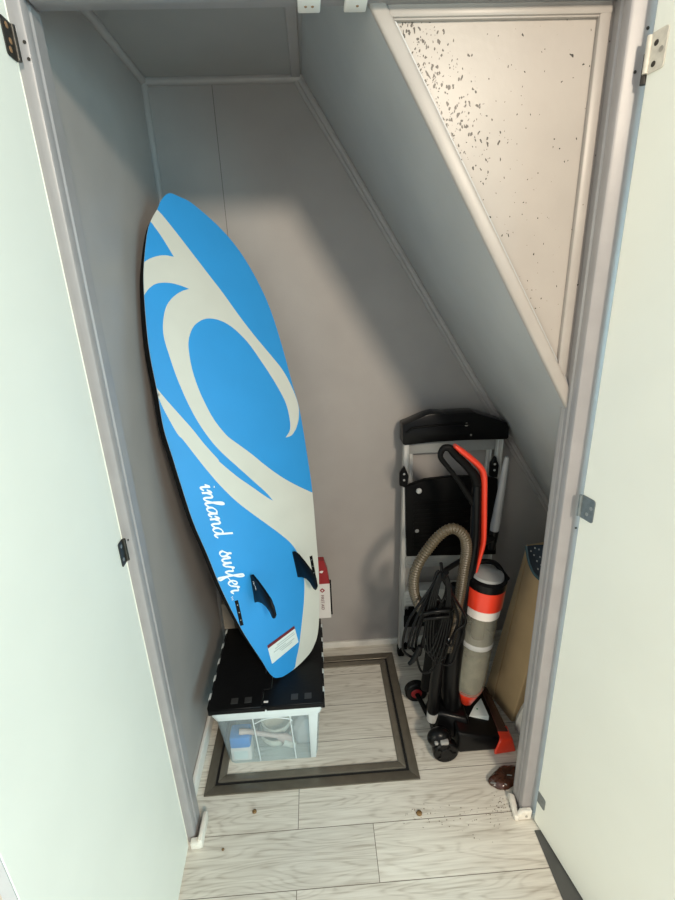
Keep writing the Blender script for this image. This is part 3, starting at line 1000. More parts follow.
tdir = (lb_ - la); tl = tdir.length; tdir.normalize()
tup = V((-tdir.y, tdir.x))
if tup.y < 0: tup = -tup
word = 'inland surfer'
adv = sum(G[c][0] for c in word)
xs = tl / adv
xh = xs * .80
bm = B()
penx = 0
for c in word:
    a, strokes = G[c]
    if c == ' ':
        ob = link('lettering', bm, 'ink', sb); ob['label'] = 'white script word inland'
        bm = B()
    for st in strokes:
        P = catmull([V((penx + x * 1.0, y, 0)) for x, y in st], 6)
        W = []
        for i, p in enumerate(P):
            t = (P[min(i + 1, len(P) - 1)] - P[max(i - 1, 0)])
            ang = math.atan2(t.y, t.x)
            W.append(.042 + .056 * abs(math.sin(ang - .45)))
        L_, R_ = [], []
        for i, p in enumerate(P):
            t = (P[min(i + 1, len(P) - 1)] - P[max(i - 1, 0)])
            if t.length < 1e-6: t = V((1, 0, 0))
            t.normalize()
            nn = V((-t.y, t.x, 0)) * W[i]
            for lst, q in ((L_, p + nn), (R_, p - nn)):
                x, y = q.x + .28 * q.y, q.y
                sw_ = la + tdir * (x * xs) + tup * (y * xh)
                lst.append(bm.verts.new(bsurf(sw_.x, sw_.y, .0006)))
        for i in range(len(P) - 1):
            bm.faces.new((L_[i], L_[i + 1], R_[i + 1], R_[i]))
    penx += a
ob = link('lettering', bm, 'ink', sb); ob['label'] = 'white script word surfer'
q = V(bsw(230.5, 597))
tmb = text_bm('TM', bsurf(q.x, q.y, .0006), bax * tdir.x + bw * tdir.y, bax * tup.x + bw * tup.y, bn, .009)
link('trade_mark', tmb, 'ink', sb)
print('board', 'LB', LB, 'minx', min(bsurf(*p, -.02).x for p in outl), 'maxy', max(bsurf(*p, -.02).y for p in outl), 'bn', bn)

# ------------------------------------------------------------------ things behind the board on the lid
py = .585
a = Y(319.0, 561, py); b = Y(330, 612, py)
bx0, bx1 = b.x - .058, b.x + .004
zt = a.z; zb = ZL + .0005
rp = thing('package', ((bx0 + bx1) / 2, py, zb), 'red and white upright carton on the crate lid, right behind the surfboard tail', 'package')
zm = Y(324, 584, py).z
bm = B(); box(bm, (bx0, py, zb), (bx1, py + .028, zm), bev=.001); link('carton', bm, 'card', rp)
bm = B(); prism(bm, [(bx0, zm), (bx1, zm), (bx1 - .006, zm + (zt - zm) * .55), (bx1 - .018, zt), (bx0, zt)], (0, 0, 0), (1, 0, 0), (0, 0, 1), (0, 1, 0), py - .0003, py + .028, bev=.001)
ct = link('carton_top', bm, 'darkred', rp); ct['label'] = 'dark red upper half'
bm = B(); box(bm, (bx1, py + .004, zb + .012), (bx1 + .006, py + .026, zm), bev=.001); link('side_flap', bm, 'blackm', rp)
bm = B()
c0 = Y(322.3, 590.5, py); k = .0105
prism(bm, [(c0.x - k, c0.z), (c0.x, c0.z - k), (c0.x + k, c0.z), (c0.x, c0.z + k)], (0, 0, 0), (1, 0, 0), (0, 0, 1), (0, -1, 0), -py, -py + .0006)
link('diamond_mark', bm, 'darkred', rp)
bm = B(); k = .0042
prism(bm, [(c0.x - k, c0.z), (c0.x, c0.z - k), (c0.x + k, c0.z), (c0.x, c0.z + k)], (0, 0, 0), (1, 0, 0), (0, 0, 1), (0, -1, 0), -py + .0006, -py + .0009)
link('diamond_centre', bm, 'card', rp)
c1 = Y(321.0, 594.5, py - .0008)
for wd_, dz in (('FIRST', .002), ('AID', .045)):
    link('lettering', text_bm(wd_, (c1.x - .0005, py - .0008, c1.z - dz), (0, 0, -1), (1, 0, 0), (0, -1, 0), .0165), 'maroon', rp)
c2 = Y(321.5, 572, py - .0008)
bm = B(); prism(bm, [(-.008, -.003), (.002, -.006), (.008, .004), (.0, .005), (-.007, .003)], (c2.x, 0, c2.z), (1, 0, 0), (0, 0, 1), (0, -1, 0), -py, -py + .0009)
link('white_print', bm, 'card', rp)
q = Zp(223, 624.5, ZL)
bxp = thing('cardboard_box', (-.335, .56, ZL + .0005), 'small grey beige box on the crate lid hidden behind the surfboard, by the left wall', 'box')
yb_ = min(q.y, .56)
xl_ = Y(222.5, 615, yb_).x
bm = B(); box(bm, (xl_, yb_, ZL + .0005), (xl_ + .10, yb_ + .035, ZL + .115), bev=.001); link('carton', bm, 'beigebox', bxp)
bm = B(); box(bm, (xl_ + .04, yb_ - .0006, ZL + .001), (xl_ + .06, yb_ + .02, ZL + .1156)); link('tape', bm, 'hose', bxp)

# ------------------------------------------------------------------ step ladder
YL = .655
def L(x, y, d=0.0): return Y(x, y, YL + d)
ld = thing('step_ladder', (.52, YL + .02, 0), 'folded aluminium step ladder with black top tray, leaning on the back wall', 'step ladder')
lt, lbm = L(405, 432), L(399.5, 652)
rt = L(503, 428)
xl0, xr0 = lbm.x, lbm.x + (rt.x - lt.x)
ZTOP = lt.z
print('ladder', lt, lbm, rt)
xL_ = lambda z: lbm.x + (lt.x - lbm.x) * z / ZTOP
xR_ = lambda z: xL_(z) + (rt.x - lt.x)


def rail(x_fn, w, y0, y1, z0, z1, name='rail'):
    bm = B()
    hexb(bm, [V((x_fn(z) + dx, y, z)) for z in (z0, z1) for dx, y in ((0, y0), (w, y0), (w, y1), (0, y1))], bev=.0025)
    for fx in (.0015, w - .0045):
        hexb(bm, [V((x_fn(z) + dx, y, z)) for z in (z0 + .01, z1 - .01) for dx, y in ((fx, y0 - .004), (fx + .003, y0 - .004), (fx + .003, y0 + .001), (fx, y0 + .001))])
    return link(name, bm, 'alu', ld, smooth=40)


rail(lambda z: xL_(z) - .004, .021, YL, YL + .024, .02, ZTOP)
rail(lambda z: xR_(z) - .014, .021, YL, YL + .024, .02, ZTOP)
rail(lambda z: xL_(z) + .024, .016, YL + .034, YL + .054, .03, ZTOP - .06, 'rear_leg')
rail(lambda z: xR_(z) - .036, .016, YL + .034, YL + .054, .03, ZTOP - .06, 'rear_leg')
for fn_, w, y0 in ((lambda z: xL_(z) - .007, .027, YL - .005), (lambda z: xR_(z) - .017, .027, YL - .005), (lambda z: xL_(z) + .022, .02, YL + .032), (lambda z: xR_(z) - .038, .02, YL + .032)):
    bm = B(); box(bm, (fn_(0), y0, 0), (fn_(0) + w, y0 + (.034 if w > .025 else .024), .042), bev=.004); link('foot', bm, 'blackm', ld, smooth=40)
# black top tray
tp = [L(*p) for p in ((402, 443), (402, 424), (425, 414), (433, 412), (445, 413), (454, 412), (473, 411), (478, 413), (505, 421), (507.5, 426), (507, 436), (505, 438), (465, 439), (430, 441), (404, 444))]
bm = B(); prism(bm, [(p.x, p.z) for p in tp], (0, 0, 0), (1, 0, 0), (0, 0, 1), (0, 1, 0), YL - .018, YL + .05, bev=.005, seg=2)
tc_ = link('top_tray', bm, 'black', ld, smooth=35)
bm = B()
q0, q1, q2 = L(406, 433, -.02), L(412, 428, -.02), L(440, 425, -.02)
tube(bm, [q0, q1, q2, L(470, 424, -.02)], .004, 8); link('tray_ridge', bm, 'blackm', tc_, smooth=60)
q = L(466.5, 424.5, -.0195); bm = B(); lathe(bm, [(.007, 0), (.006, .002)], q, (0, -1, 0), 14); link('rivet', bm, 'screw', tc_)
q = L(471, 435, -.0195); bm = B(); lathe(bm, [(.004, 0), (.003, .0015)], q, (0, -1, 0), 14); link('rivet', bm, 'screw', tc_)
# grey cross strip behind the tray
ga, gb = L(408, 441, .03), L(500, 449, .03)
bm = B(); box(bm, (ga.x, YL + .028, gb.z), (gb.x, YL + .036, ga.z), bev=.002); link('cross_brace', bm, 'greyp', ld, smooth=40)
# joints
for px, py_, s in ((403.5, 476, 1), (493.5, 466, 1)):
    q = L(px, py_, -.006)
    bm = B(); prism(bm, [(-.016, -.035), (.014, -.045), (.017, .005), (.002, .042), (-.016, .015)], q, (1, 0, 0), (0, 0, 1), (0, -1, 0), -.006, .012, bev=.003)
    jo = link('joint', bm, 'black', ld, smooth=40)
    for k in (-.012, .012):
        bm = B(); lathe(bm, [(.0045, 0), (.003, .0018)], q + V((0, -.012, k)), (0, -1, 0), 12); link('rivet', bm, 'paleg', jo)
# folded black standing platform
pp = [L(*p, -.004) for p in ((406, 555), (405, 486), (425, 479), (452, 476), (475, 476), (497, 478), (495, 553), (450, 554))]
bm = B(); prism(bm, [(p.x, p.z) for p in pp], (0, 0, 0), (1, 0, 0), (0, 0, 1), (0, 1, 0), YL - .016, YL + .010, bev=.004, seg=2)
for k in range(12):
    za = pp[0].z + .03 + k * .018
    box(bm, (pp[0].x + .025, YL - .0185, za), (pp[5].x - .03, YL - .015, za + .009), bev=.001)
pf = link('platform', bm, 'blackm', ld, smooth=35)
bm = B(); lathe(bm, [(.011, 0), (.009, .003), (.004, .004)], L(419, 491, -.021), (-.3, -1, .3), 14); link('catch', bm, 'alu', pf, smooth=40)
bm = B(); lathe(bm, [(.008, 0), (.006, .003)], L(417, 531, -.021), (0, -1, 0), 14); link('catch', bm, 'greyp', pf, smooth=40)
# treads
def tread(z, h, m, name='tread'):
    bm = B()
    box(bm, (xL_(z) + .014, YL - .008, z), (xR_(z) - .012, YL + .05, z + h), bev=.004)
    for k in range(4):
        box(bm, (xL_(z) + .02, YL - .0095, z + .006 + k * (h - .012) / 4), (xR_(z) - .018, YL - .007, z + .009 + k * (h - .012) / 4))
    link(name, bm, m, ld, smooth=40)
z = L(430, 566).z; tread(z, L(430, 554).z - z, 'greyp')
z = L(412, 605).z; tread(z, L(412, 590).z - z, 'alu')
z = L(412, 626).z; tread(z, L(412, 614).z - z, 'blackm', 'tread')

# ------------------------------------------------------------------ upright vacuum cleaner
YV = .31
def Vp(x, y, d=0.0): return Y(x, y, YV + d)
vc = thing('vacuum_cleaner', (.45, YV, 0), 'black and red upright vacuum cleaner with coiled cord and clear dust bin, beside the hatch', 'vacuum cleaner')
# floor head
w1 = Zp(446, 764, 0); hr = Zp(512, 752, 0); hb = Zp(484, 692, 0); w2 = Zp(413, 697, 0)
print('vac', w1, hr, hb, w2)
hx0, hx1, hy0, hy1 = w1.x + .045, hr.x - .012, hr.y + .0, hb.y - .01
bm = B()
hexb(bm, [V((hx0, hy0, .012)), V((hx1, hy0, .012)), V((hx1, hy1, .012)), V((hx0, hy1, .012)), V((hx0, hy0 + .006, .098)), V((hx1, hy0 + .004, .05)), V((hx1, hy1 - .004, .05)), V((hx0, hy1 - .006, .098))], bev=.010, seg=3)
hexb(bm, [V((hx0 - .075, hy0 + .06, .03)), V((hx0 + .06, hy0 + .03, .02)), V((hx0 + .06, hy1 - .03, .02)), V((hx0 - .075, hy1 - .06, .03)), V((hx0 - .05, hy0 + .07, .12)), V((hx0 + .05, hy0 + .05, .105)), V((hx0 + .05, hy1 - .05, .105)), V((hx0 - .05, hy1 - .07, .12))], bev=.012, seg=3)
head = link('floor_head', bm, 'black', vc, smooth=40)
bm = B()
hexb(bm, [V((hx1 - .055, hy0 - .010, .004)), V((hx1 + .026, hy0 - .004, .004)), V((hx1 + .022, hy0 + .062, .004)), V((hx1 - .030, hy0 + .062, .004)), V((hx1 - .034, hy0 - .002, .058)), V((hx1 + .012, hy0 + .004, .056)), V((hx1 + .010, hy0 + .052, .062)), V((hx1 - .026, hy0 + .052, .064))], bev=.006, seg=3)
bp_ = link('bumper', bm, 'red', head, smooth=40); bp_['label'] = 'red front bumper'
bm = B()
hexb(bm, [V((hx1 - .034, hy0 + .03, .010)), V((hx1 + .020, hy0 + .026, .010)), V((hx1 + .016, hy1 - .008, .010)), V((hx1 - .030, hy1 - .008, .010)), V((hx1 - .028, hy0 + .030, .066)), V((hx1 + .006, hy0 + .028, .062)), V((hx1 + .002, hy1 - .012, .053)), V((hx1 - .026, hy1 - .012, .060))], bev=.004, seg=3)
bs = link('brush_cover', bm, 'brownstrip', head, smooth=40); bs['label'] = 'smoky brown cover strip'
bm = B()
q = [Y(0, 0, 1)] and [at(*p, 2, .083) for p in ((469, 716), (489, 716), (481, 698), (474, 706))]
hexb(bm, [p + V((0, 0, -.02)) for p in q] + [p for p in q], bev=.0008)
lb2 = link('head_sticker', bm, 'paper', head); lb2['label'] = 'pale sticker on the head'
c = sum(q, V((0, 0, 0))) / 4
bm = B(); lathe(bm, [(.003, 0), (.003, .0006)], c + V((-.004, 0, 0)), (0, 0, 1), 10); link('print', bm, 'green', lb2)


def wheel(c, r, w, mhub, name='wheel'):
    bm = B()
    lathe(bm, [(r * .55, -w / 2), (r * .9, -w / 2), (r, -w / 2 + .004), (r, w / 2 - .004), (r * .9, w / 2), (r * .55, w / 2)], c, (0, 1, 0), 32)
    o = link(name, bm, 'black', vc, smooth=40)
    bm = B()
    lathe(bm, [(r * .5, 0), (r * .45, .003), (r * .15, .004)], V(c) + V((0, -w / 2, 0)), (0, -1, 0), 24)
    if mhub == 'black':
        for k in range(5):
            a = 2 * PI * k / 5
            box(bm, (c[0] + r * .3, c[1] - w / 2 - .003, c[2] - .003), (c[0] + r * .78, c[1] - w / 2 + .001, c[2] + .003), rot=Matrix.Rotation(a, 3, 'Y'), piv=c)
    link('hub', bm, mhub, o, smooth=40)
    return o


R1 = .042
wheel(V((w1.x, w1.y + .018, R1)), R1, .030, 'black')
wheel(V((w2.x + .008, w2.y - .01, R1)), R1, .030, 'darkred')
# swivel housing with lens above the near wheel
c = Y(439, 741, w1.y + .035)
c.z = max(c.z, .078)
bm = B(); bmesh.ops.create_uvsphere(bm, u_segments=24, v_segments=16, radius=.04)
for q in bm.verts: q.co = c + V((q.co.x * 1.02, q.co.y * .7, q.co.z * .9))
sw_ = link('swivel_housing', bm, 'black', vc, smooth=180)
bm = B(); box(bm, (c.x - .004, c.y - .034, c.z + .004), (c.x + .024, c.y - .018, c.z + .018), bev=.004); link('lens', bm, 'lens', sw_, smooth=40)
bm = B(); box(bm, (c.x - .022, c.y - .031, c.z + .003), (c.x - .010, c.y - .020, c.z + .014), bev=.003); link('lens', bm, 'lens', sw_, smooth=40)
bm = B(); tube(bm, [V((w1.x, w1.y + .03, R1)), V((w2.x + .008, w2.y - .02, R1))], .009, 12); link('axle', bm, 'blackm', vc, smooth=60)

# body spine, from the head up to the handle
sp = [(451, 705), (451, 680), (453, 650), (457, 620), (463, 592), (470, 566), (474.5, 540), (476, 510), (477, 485)]
rr = [.040, .042, .041, .036, .030, .023, .018, .0165, .015]
pth = catmull([Vp(*p) for p in sp], 4)
rad = []
for i in range(len(rr) - 1): rad += [rr[i] + (rr[i + 1] - rr[i]) * j / 4 for j in range(4)]
rad.append(rr[-1])
bm = B(); tube(bm, pth, rad, 20, flat=(1, .9)); body = link('body', bm, 'black', vc, smooth=60)
# rear duct
bm = B()
dp = catmull([Vp(432.5, 712, -.03), Vp(435, 685, -.03), Vp(441, 650, -.03), Vp(450, 610, -.025), Vp(457, 585, -.02)], 5)
tube(bm, dp, .019, 16); link('duct', bm, 'black', vc, smooth=60)
bm = B(); tube(bm, [Vp(433, 711, -.03), Vp(432, 719, -.03)], [.0205, .0195], 16); dc = link('duct_collar', bm, 'paleg', vc, smooth=60); dc['label'] = 'pale grey collar'
bm = B(); bmesh.ops.create_uvsphere(bm, u_segments=12, v_segments=8, radius=.0045)
q = Vp(449.5, 639.5, -.052)
for v_ in bm.verts: v_.co += q
link('button', bm, 'card', body)
# back mass behind the coil
bm = B()
hexb(bm, [Vp(420, 690, .03), Vp(452, 700, .0), Vp(452, 700, .07), Vp(420, 690, .08), Vp(432, 600, .03), Vp(458, 600, .0), Vp(458, 600, .07), Vp(432, 600, .08)], bev=.012, seg=3)
link('motor_housing', bm, 'blackm', vc, smooth=40)

# handle: D loop with a red back
hp = [(477, 500), (477, 484), (474.5, 475.5), (465.5, 464.5), (455.5, 455), (450, 448.5), (443.5, 448.5), (440.5, 457), (449, 468.5), (458, 480), (466, 492), (475, 506)]
hr_ = [.015, .0145, .0135, .012, .0115, .0115, .010, .008, .0072, .0072, .0085, .010]
pth = catmull([Vp(*p) for p in hp], 5)
rad = []
for i in range(len(hr_) - 1): rad += [hr_[i] + (hr_[i + 1] - hr_[i]) * j / 5 for j in range(5)]
rad.append(hr_[-1])
bm = B(); tube(bm, pth, rad, 14, flat=(.85, 1.0), up=(0, 1, 0)); hd = link('handle', bm, 'blackm', vc, smooth=60)
red = [(454.5, 445.5), (461, 450.5), (471, 458.5), (480, 467), (483.6, 476), (483.8, 500), (483.6, 525), (483, 541), (479.5, 556), (475, 572), (467, 598)]
rw = [.006, .0085, .009, .009, .009, .0085, .0085, .008, .007, .006, .004]
pth = catmull([Vp(*p, -.004) for p in red], 5)
rad = []
for i in range(len(rw) - 1): rad += [rw[i] + (rw[i + 1] - rw[i]) * j / 5 for j in range(5)]
rad.append(rw[-1])
bm = B(); tube(bm, pth, rad, 14, flat=(1.9, 1.0), up=(0, 1, 0)); rs = link('handle_back', bm, 'red', vc, smooth=60); rs['label'] = 'bright red spine of the handle'

# hose with ribs
hz = [(427, 618, -.05), (418, 603, -.055), (413.5, 587, -.055), (416.5, 568, -.055), (428, 549, -.055), (441, 534, -.055), (453.5, 528.5, -.055), (464, 536, -.055), (466.5, 550, -.05), (463.5, 570, -.045), (460.5, 590, -.04), (455, 620, -.03), (449, 650, -.02)]
path = catmull([Vp(*p) for p in hz], 20)
# resample evenly
ev = [path[0]]
step = .0021
for p in path[1:]:
    while (p - ev[-1]).length > step: ev.append(ev[-1] + (p - ev[-1]).normalized() * step)
rad = [.0150 + .0014 * math.cos(i * PI * 2 / 4) for i in range(len(ev))]
bm = B(); tube(bm, ev, rad, 16); ho = link('hose', bm, 'hose', vc, smooth=60); ho['label'] = 'beige ribbed hose'

# cord: long loops hung on a hook
bm = B()
random.seed(11)
hk = Vp(441.5, 572, -.085)
for k in range(9):
    lx = 405 + k * 5.0 + random.uniform(-2, 2)
    by = 662 + random.uniform(-12, 10) - abs(k - 3) * 2
    wd = random.uniform(6, 12)
    dep = -.095 + .006 * (k % 4)
    loop = [(441 + random.uniform(-3, 3), 572 + random.uniform(-2, 4), dep), (433 + k * .5 - wd * .3, 590, dep - .004), (lx + 10 - wd * .5, 620, dep - .006), (lx - wd * .2, 645, dep), (lx + 2, by - 2, dep + .004), (lx + wd, by, dep + .004),
            (lx + wd * 1.5, by - 14, dep), (lx + 14 + wd, 620, dep - .004), (442 + wd * .4 + k * .6, 592, dep - .004)]
    tube(bm, catmull([Vp(*p) for p in loop], 6, closed=True), .0040, 8, closed=True)
for k in range(4):
    dep = -.10
    lx = 432 + k * 5
    loop = [(440 + k, 574, dep), (430 + k * 2, 600, dep - .006), (424 + k * 3, 640, dep), (428 + k * 3, 652 + k * 4, dep), (436 + k * 3, 640, dep - .004), (447 + k * 1.2, 600, dep - .006), (445 + k, 578, dep)]
    tube(bm, catmull([Vp(*p) for p in loop], 6, closed=True), .0040, 8, closed=True)
tube(bm, catmull([Vp(*p) for p in ((424, 614, -.11), (432, 612, -.115), (441, 611, -.116), (449, 610, -.112), (452, 608, -.10))], 5), .0065, 8)
tube(bm, catmull([Vp(*p) for p in ((424, 619, -.11), (432, 618, -.115), (441, 617, -.116), (449, 616, -.112))], 5), .0055, 8)
cdn = link('power_cord', bm, 'cord', vc, smooth=60); cdn['label'] = 'coiled black power cord'
bm = B(); tube(bm, catmull([Vp(420, 646, -.10), Vp(417, 653, -.10), Vp(413, 660, -.10), Vp(409, 664, -.098)], 4), [.007, .008, .008, .008, .0085, .009, .009, .009, .0085, .008, .007, .007, .006], 10); link('plug', bm, 'black', cdn, smooth=60)
bm = B()
tube(bm, catmull([Vp(441, 563, -.088), Vp(441.5, 568, -.09), Vp(443, 576, -.10), Vp(446, 572, -.115)], 4), [.005] * 6 + [.009] * 7, 10)
tube(bm, [Vp(462, 560, -.02), Vp(452, 566, -.06), Vp(443, 572, -.09)], .008, 10)
link('cord_hook', bm, 'black', vc, smooth=60)

# dust bin
DY = -.01
ctop, cbot = Vp(486.0, 583.5, DY), Vp(468, 687, DY)
ax = (ctop - cbot); hl = ax.length; ax.normalize()
rc = .053
bm = B(); lathe(bm, [(rc * .86, 0), (rc * .98, hl * .05), (rc, hl * .18), (rc * 1.0, hl * .76)], cbot, ax, 36); db = link('dust_bin', bm, 'dust', vc, smooth=50); db['label'] = 'cloudy clear dust bin'
bm = B(); lathe(bm, [(rc * .80, hl * .02), (rc * .9, hl * .1), (rc * .93, hl * .40), (rc * .5, hl * .43)], cbot, ax, 28); link('dust', bm, 'dustin', db, smooth=60)
bm = B(); lathe(bm, [(rc * .4, hl * .44), (rc * .45, hl * .76)], cbot, ax, 24); link('filter', bm, 'hose', db, smooth=60)
bm = B(); lathe(bm, [(rc * 1.0, hl * .47), (rc * 1.025, hl * .475), (rc * 1.025, hl * .51), (rc * 1.0, hl * .515)], cbot, ax, 36); link('band', bm, 'paleg', db, smooth=50)
bm = B(); lathe(bm, [(rc * 1.0, hl * .755), (rc * 1.06, hl * .76), (rc * 1.08, hl * .83), (rc * 1.0, hl * .835)], cbot, ax, 36); link('collar', bm, 'card', db, smooth=40)
bm = B(); lathe(bm, [(rc * 1.05, hl * .83), (rc * 1.14, hl * .84), (rc * 1.16, hl * 1.0), (rc * 1.0, hl * 1.01)], cbot, ax, 36); rr_ = link('bin_ring', bm, 'red', db, smooth=40); rr_['label'] = 'bright red ring'
bm = B(); lathe(bm, [(rc * 1.15, hl * 1.0), (rc * 1.18, hl * 1.01), (rc * 1.16, hl * 1.06), (rc * .9, hl * 1.08)], cbot, ax, 36); lidb = link('bin_lid', bm, 'black', db, smooth=40)
bm = B(); lathe(bm, [(rc * .97, hl * 1.07), (rc * .92, hl * 1.095), (rc * .4, hl * 1.11)], cbot, ax, 36); link('lid_insert', bm, 'greyp', lidb, smooth=40)
ct_ = cbot + ax * hl * 1.08
uu = V((1, 0, 0)); uu = (uu - ax * uu.dot(ax)).normalized(); vv_ = ax.cross(uu)
bm = B(); q0 = ct_ + ax * .0035 + vv_ * rc * .38; hexb(bm, [q0 + uu * a + vv_ * b + ax * c for c in (-.004, .0035) for a, b in ((-.026, -.007), (.026, -.007), (.026, .007), (-.026, .007))], bev=.002); link('grip_slot', bm, 'blackm', lidb, smooth=40)
bm = B(); tube(bm, catmull([ct_ - uu * rc * .95 + vv_ * .012, ct_ - uu * rc * .5 + vv_ * .026 + ax * .026, ct_ + uu * rc * .5 + vv_ * .026 + ax * .026, ct_ + uu * rc * 1.0 + vv_ * .012, ct_ + uu * rc * 1.02 - vv_ * .022], 5), .0085, 10)
link('carry_handle', bm, 'black', lidb, smooth=60)
bm = B(); lathe(bm, [(.014, -.066), (.022, -.060), (rc * .80, -.006), (rc * .90, .008)], cbot, ax, 28); cn = link('bin_foot', bm, 'red', db, smooth=40); cn['label'] = 'red foot of the dust bin'
# crevice tool on its clip
wa, wbp = Vp(507, 457, .05), Vp(494.2, 531, .05)
d_ = (wbp - wa)
bm = B(); tube(bm, [wa, wa + d_ * .08, wa + d_ * .5, wa + d_ * .92, wbp], [.0062, .0085, .0115, .0145, .0135], 18); cv = link('crevice_tool', bm, 'greyp', vc, smooth=50); cv['label'] = 'grey crevice tool'
bm = B()
tube(bm, [wbp - d_ * .01, wbp + d_ * .14], [.0150, .014], 18)
tube(bm, [wbp + d_ * .08, Vp(478, 545, 0)], .012, 12)
tube(bm, [wbp + d_ * .14, wbp + d_ * .26], [.014, .011], 14)
link('tool_clip', bm, 'black', vc, smooth=50)

# ------------------------------------------------------------------ kraft carton, navy cloth, white wrap on the right
cF, cN = Zp(486, 690), Zp(516, 729)
e = (cN - cF)
cN2 = cF + e * .86
top_far = at(527.5, 544, 1, cF.y + .02)
print('kraft', cF, cN, top_far)
lean = V((top_far.x - cF.x, 0, 0))
zt = top_far.z
dp = V((.16, .03, 0))
kb = thing('cardboard_carton', (cF + cN2) / 2 + dp / 2, 'plain brown kraft carton leaning to the right behind the frame, beside the vacuum', 'carton')
bm = B()
P = [cN2 + V((0, 0, .001)), cN2 + dp + V((0, 0, .001)), cF + dp + V((0, 0, .001)), cF + V((0, 0, .001))]
Q = [cN2 + lean * .9 + V((0, .02, zt * .96)), cN2 + dp * .75 + lean * .9 + V((0, .02, zt * .96)), cF + dp * .75 + lean + V((0, .02, zt)), cF + lean + V((0, .02, zt))]
hexb(bm, P + Q, bev=.006, seg=3)
link('carton_body', bm, 'kraft', kb, smooth=40)
bm = B()
# folded side gusset: a narrow facet standing off the far edge
g0, g1 = P[3], Q[3]
ed = (P[0] - P[3]).normalized()
nn = (Q[3] - P[3]).cross(ed).normalized()
if nn.x > 0: nn = -nn
hexb(bm, [g0 + nn * .001, g0 + ed * .05 + nn * .001, g0 + ed * .05 + nn * .007, g0 + V((0, .004, 0)) + nn * .002, g1 + nn * .001, g1 + ed * .012 + nn * .001, g1 + ed * .012 + nn * .003, g1 + nn * .002], bev=.001)
link('folded_flap', bm, 'kraft', kb, smooth=40)


def cface(px, py_, d):
    """point on (or d above) the visible carton face"""
    r = ray(px, py_)
    o = P[3] + nn * d
    return CAM + r * ((o - CAM).dot(nn) / r.dot(nn))


nv = thing('folded_bag', cface(540, 560, .0), 'dark navy patterned cloth bag draped over the top of the kraft carton', 'bag')
nav = [(527, 546), (527.8, 553), (530, 563), (534, 572.5), (540, 579), (546, 581.5), (554, 580), (560, 560), (560, 545), (545, 544.5), (534, 545)]
bm = B()
ring0 = [cface(*p, .0075) for p in nav]; ring1 = [cface(*p, .022) for p in nav]
cc = sum(ring1, V((0, 0, 0))) / len(ring1)
ring2 = [p + (cc - p) * .18 + nn * .005 for p in ring1]
loft(bm, [ring0, ring1, ring2])
link('bag_body', bm, 'navy', nv, smooth=50)
bm = B(); tube(bm, catmull([cface(*p, .019) for p in nav[:7]], 5), .0065, 10); hm = link('hem', bm, 'navyrim', nv, smooth=60); hm['label'] = 'teal grey hem'
bm = B()
for px, py_ in ((531, 551), (535, 548), (539, 549.5), (534, 555), (540, 557), (537, 561), (541, 565), (538, 569), (542, 573), (543, 562), (544, 552)):
    q = cface(px, py_, .0275)
    lathe(bm, [(.0032, 0), (.002, .0015)], q, nn, 8)
link('studs', bm, 'greyp', nv)
wq = Zp(520, 726)
wx, wy = cN2.x + .022, cN2.y - .034
ww = thing('white_bag', (wx, wy, 0), 'white rolled plastic bag standing between the kraft carton and the right upright', 'bag')
bm = B()
rings = []
for z, r, dx in ((.001, .012, 0), (.012, .024, .0), (.05, .025, .004), (.10, .021, .014), (.15, .015, .027), (.20, .009, .042)):
    rings.append([V((wx + dx + r * math.cos(2 * PI * j / 18) * (1 + .1 * math.sin(3 * j)), wy + r * math.sin(2 * PI * j / 18) * 1.1, z)) for j in range(18)])
loft(bm, rings); link('roll', bm, 'cloud', ww, smooth=60)

# ------------------------------------------------------------------ bits on the floor
c = Zp(503, 780, .01)
bm = B()
op = [(487.5, 782), (491, 777), (497, 771), (501, 768), (508, 767.5), (517, 768), (522, 772), (522, 784), (514, 786.5), (508, 790.5), (500, 791), (492, 787.5)]
r0 = [Zp(*p, .001) for p in op]
cc = sum(r0, V((0, 0, 0))) / len(r0)
def sc(r, k, z): return [V((cc.x + (p.x - cc.x) * k, cc.y + (p.y - cc.y) * k, z + .0012 * math.sin(2 * i))) for i, p in enumerate(r)]
r0 = catmull(r0, 3, closed=True)
loft(bm, [sc(r0, .9, .0035), sc(r0, 1.0, .006), sc(r0, .95, .014), sc(r0, .7, .022), sc(r0, .35, .019), sc(r0, .1, .021)])
pc = thing('brown_packet', (cc.x, cc.y, 0), 'shiny dark brown crumpled packet on the floor by the right upright', 'packet')
link('wrapper', bm, 'amber', pc, smooth=60)
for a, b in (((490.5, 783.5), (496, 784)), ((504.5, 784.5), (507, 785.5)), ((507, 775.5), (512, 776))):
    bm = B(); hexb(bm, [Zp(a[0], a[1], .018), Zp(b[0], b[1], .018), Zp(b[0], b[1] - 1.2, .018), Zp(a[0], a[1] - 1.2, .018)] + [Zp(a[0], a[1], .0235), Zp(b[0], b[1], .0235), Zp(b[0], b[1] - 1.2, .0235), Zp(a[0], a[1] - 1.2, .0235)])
    link('painted_glint', bm, 'lens', pc)  # pale slivers stand in for highlights on the glossy wrapper


def crumb(px, py_, r, lab, mm='crumb'):
    q = Zp(px, py_)
    bm = B(); bmesh.ops.create_icosphere(bm, subdivisions=2, radius=1)
    for v_ in bm.verts:
        k = 1 + .25 * math.sin(9 * v_.co.x + 4 * v_.co.y) * math.cos(7 * v_.co.y)
        v_.co = V((q.x + v_.co.x * r * k, q.y + v_.co.y * r * k, max(.0, .003 + v_.co.z * r * .5)))
    tag(link('crumb', bm, mm, smooth=180, loc=(q.x, q.y, 0)), lab, 'crumb', 'crumbs on the floor')


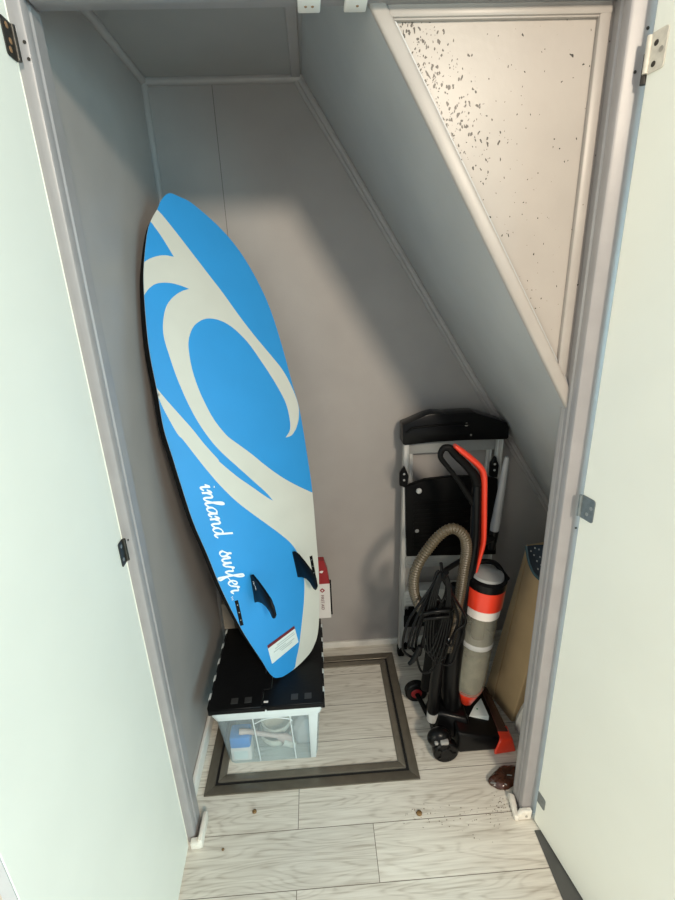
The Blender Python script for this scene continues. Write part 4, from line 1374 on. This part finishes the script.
crumb(419, 813.5, .0085, 'largest brown crumb on the planks in the middle of the doorway')
crumb(254.5, 812, .0065, 'brown crumb on the planks in front of the hatch, below the crate')
crumb(223, 850, .0035, 'tiny brown crumb on the planks near the left upright foot')
bm = B()
random.seed(5)
for k in range(150):
    if k < 70: px, py_ = random.gauss(505, 9), random.gauss(805, 8)
    elif k < 115: px, py_ = random.gauss(470, 22), random.gauss(818, 9)
    else: px, py_ = random.gauss(420, 12), random.gauss(814, 4)
    if px > 512: continue
    q = Zp(px, py_)
    r = random.uniform(.0006, .0018)
    t = bmesh.new(); bmesh.ops.create_icosphere(t, subdivisions=1, radius=r)
    for v_ in t.verts: v_.co = V((q.x + v_.co.x * random.uniform(.7, 1.4), q.y + v_.co.y, r * .5 + v_.co.z * .6))
    merge(bm, t)
tag(link('dirt', bm, 'dirt'), 'fine brown dirt scattered on the planks by the right upright', 'dirt', kind='stuff')

# ------------------------------------------------------------------ light
def area(name, loc, aim, size, power, col, sy=None):
    l = bpy.data.lights.new(name, 'AREA')
    l.energy = power; l.color = col; l.size = size
    if sy: l.shape = 'RECTANGLE'; l.size_y = sy
    o = bpy.data.objects.new(name, l)
    COL.objects.link(o)
    o.location = loc
    o.rotation_euler = (V(aim) - V(loc)).to_track_quat('-Z', 'Y').to_euler()
    return o


lp_ = bpy.data.lights.new('ceiling_lamp', 'POINT')
lp_.energy = 215; lp_.color = (1, .86, .68); lp_.shadow_soft_size = .20
lo_ = bpy.data.objects.new('ceiling_lamp', lp_); COL.objects.link(lo_); lo_.location = (.93, -2.90, 2.66)
area('window_daylight', (2.3, -2.6, 1.25), (-.3, -.1, .7), 1.2, 44, (.52, .90, 1.0), 1.5)
area('hall_fill', (-2.4, -2.5, 1.5), (.6, -.1, 1.0), 1.2, 34, (1.0, .94, .76), 1.5)  # added warm fill from the left, brightens the right door and vacuum
w = bpy.data.worlds.new('world'); S.world = w; w.use_nodes = True
w.node_tree.nodes['Background'].inputs[0].default_value = (.86, .93, 1.0, 1)
w.node_tree.nodes['Background'].inputs[1].default_value = .42
S.view_settings.view_transform = 'Standard'
S.view_settings.look = 'None'
S.view_settings.exposure = .62
S.view_settings.gamma = 1
S.view_settings.use_curve_mapping = False
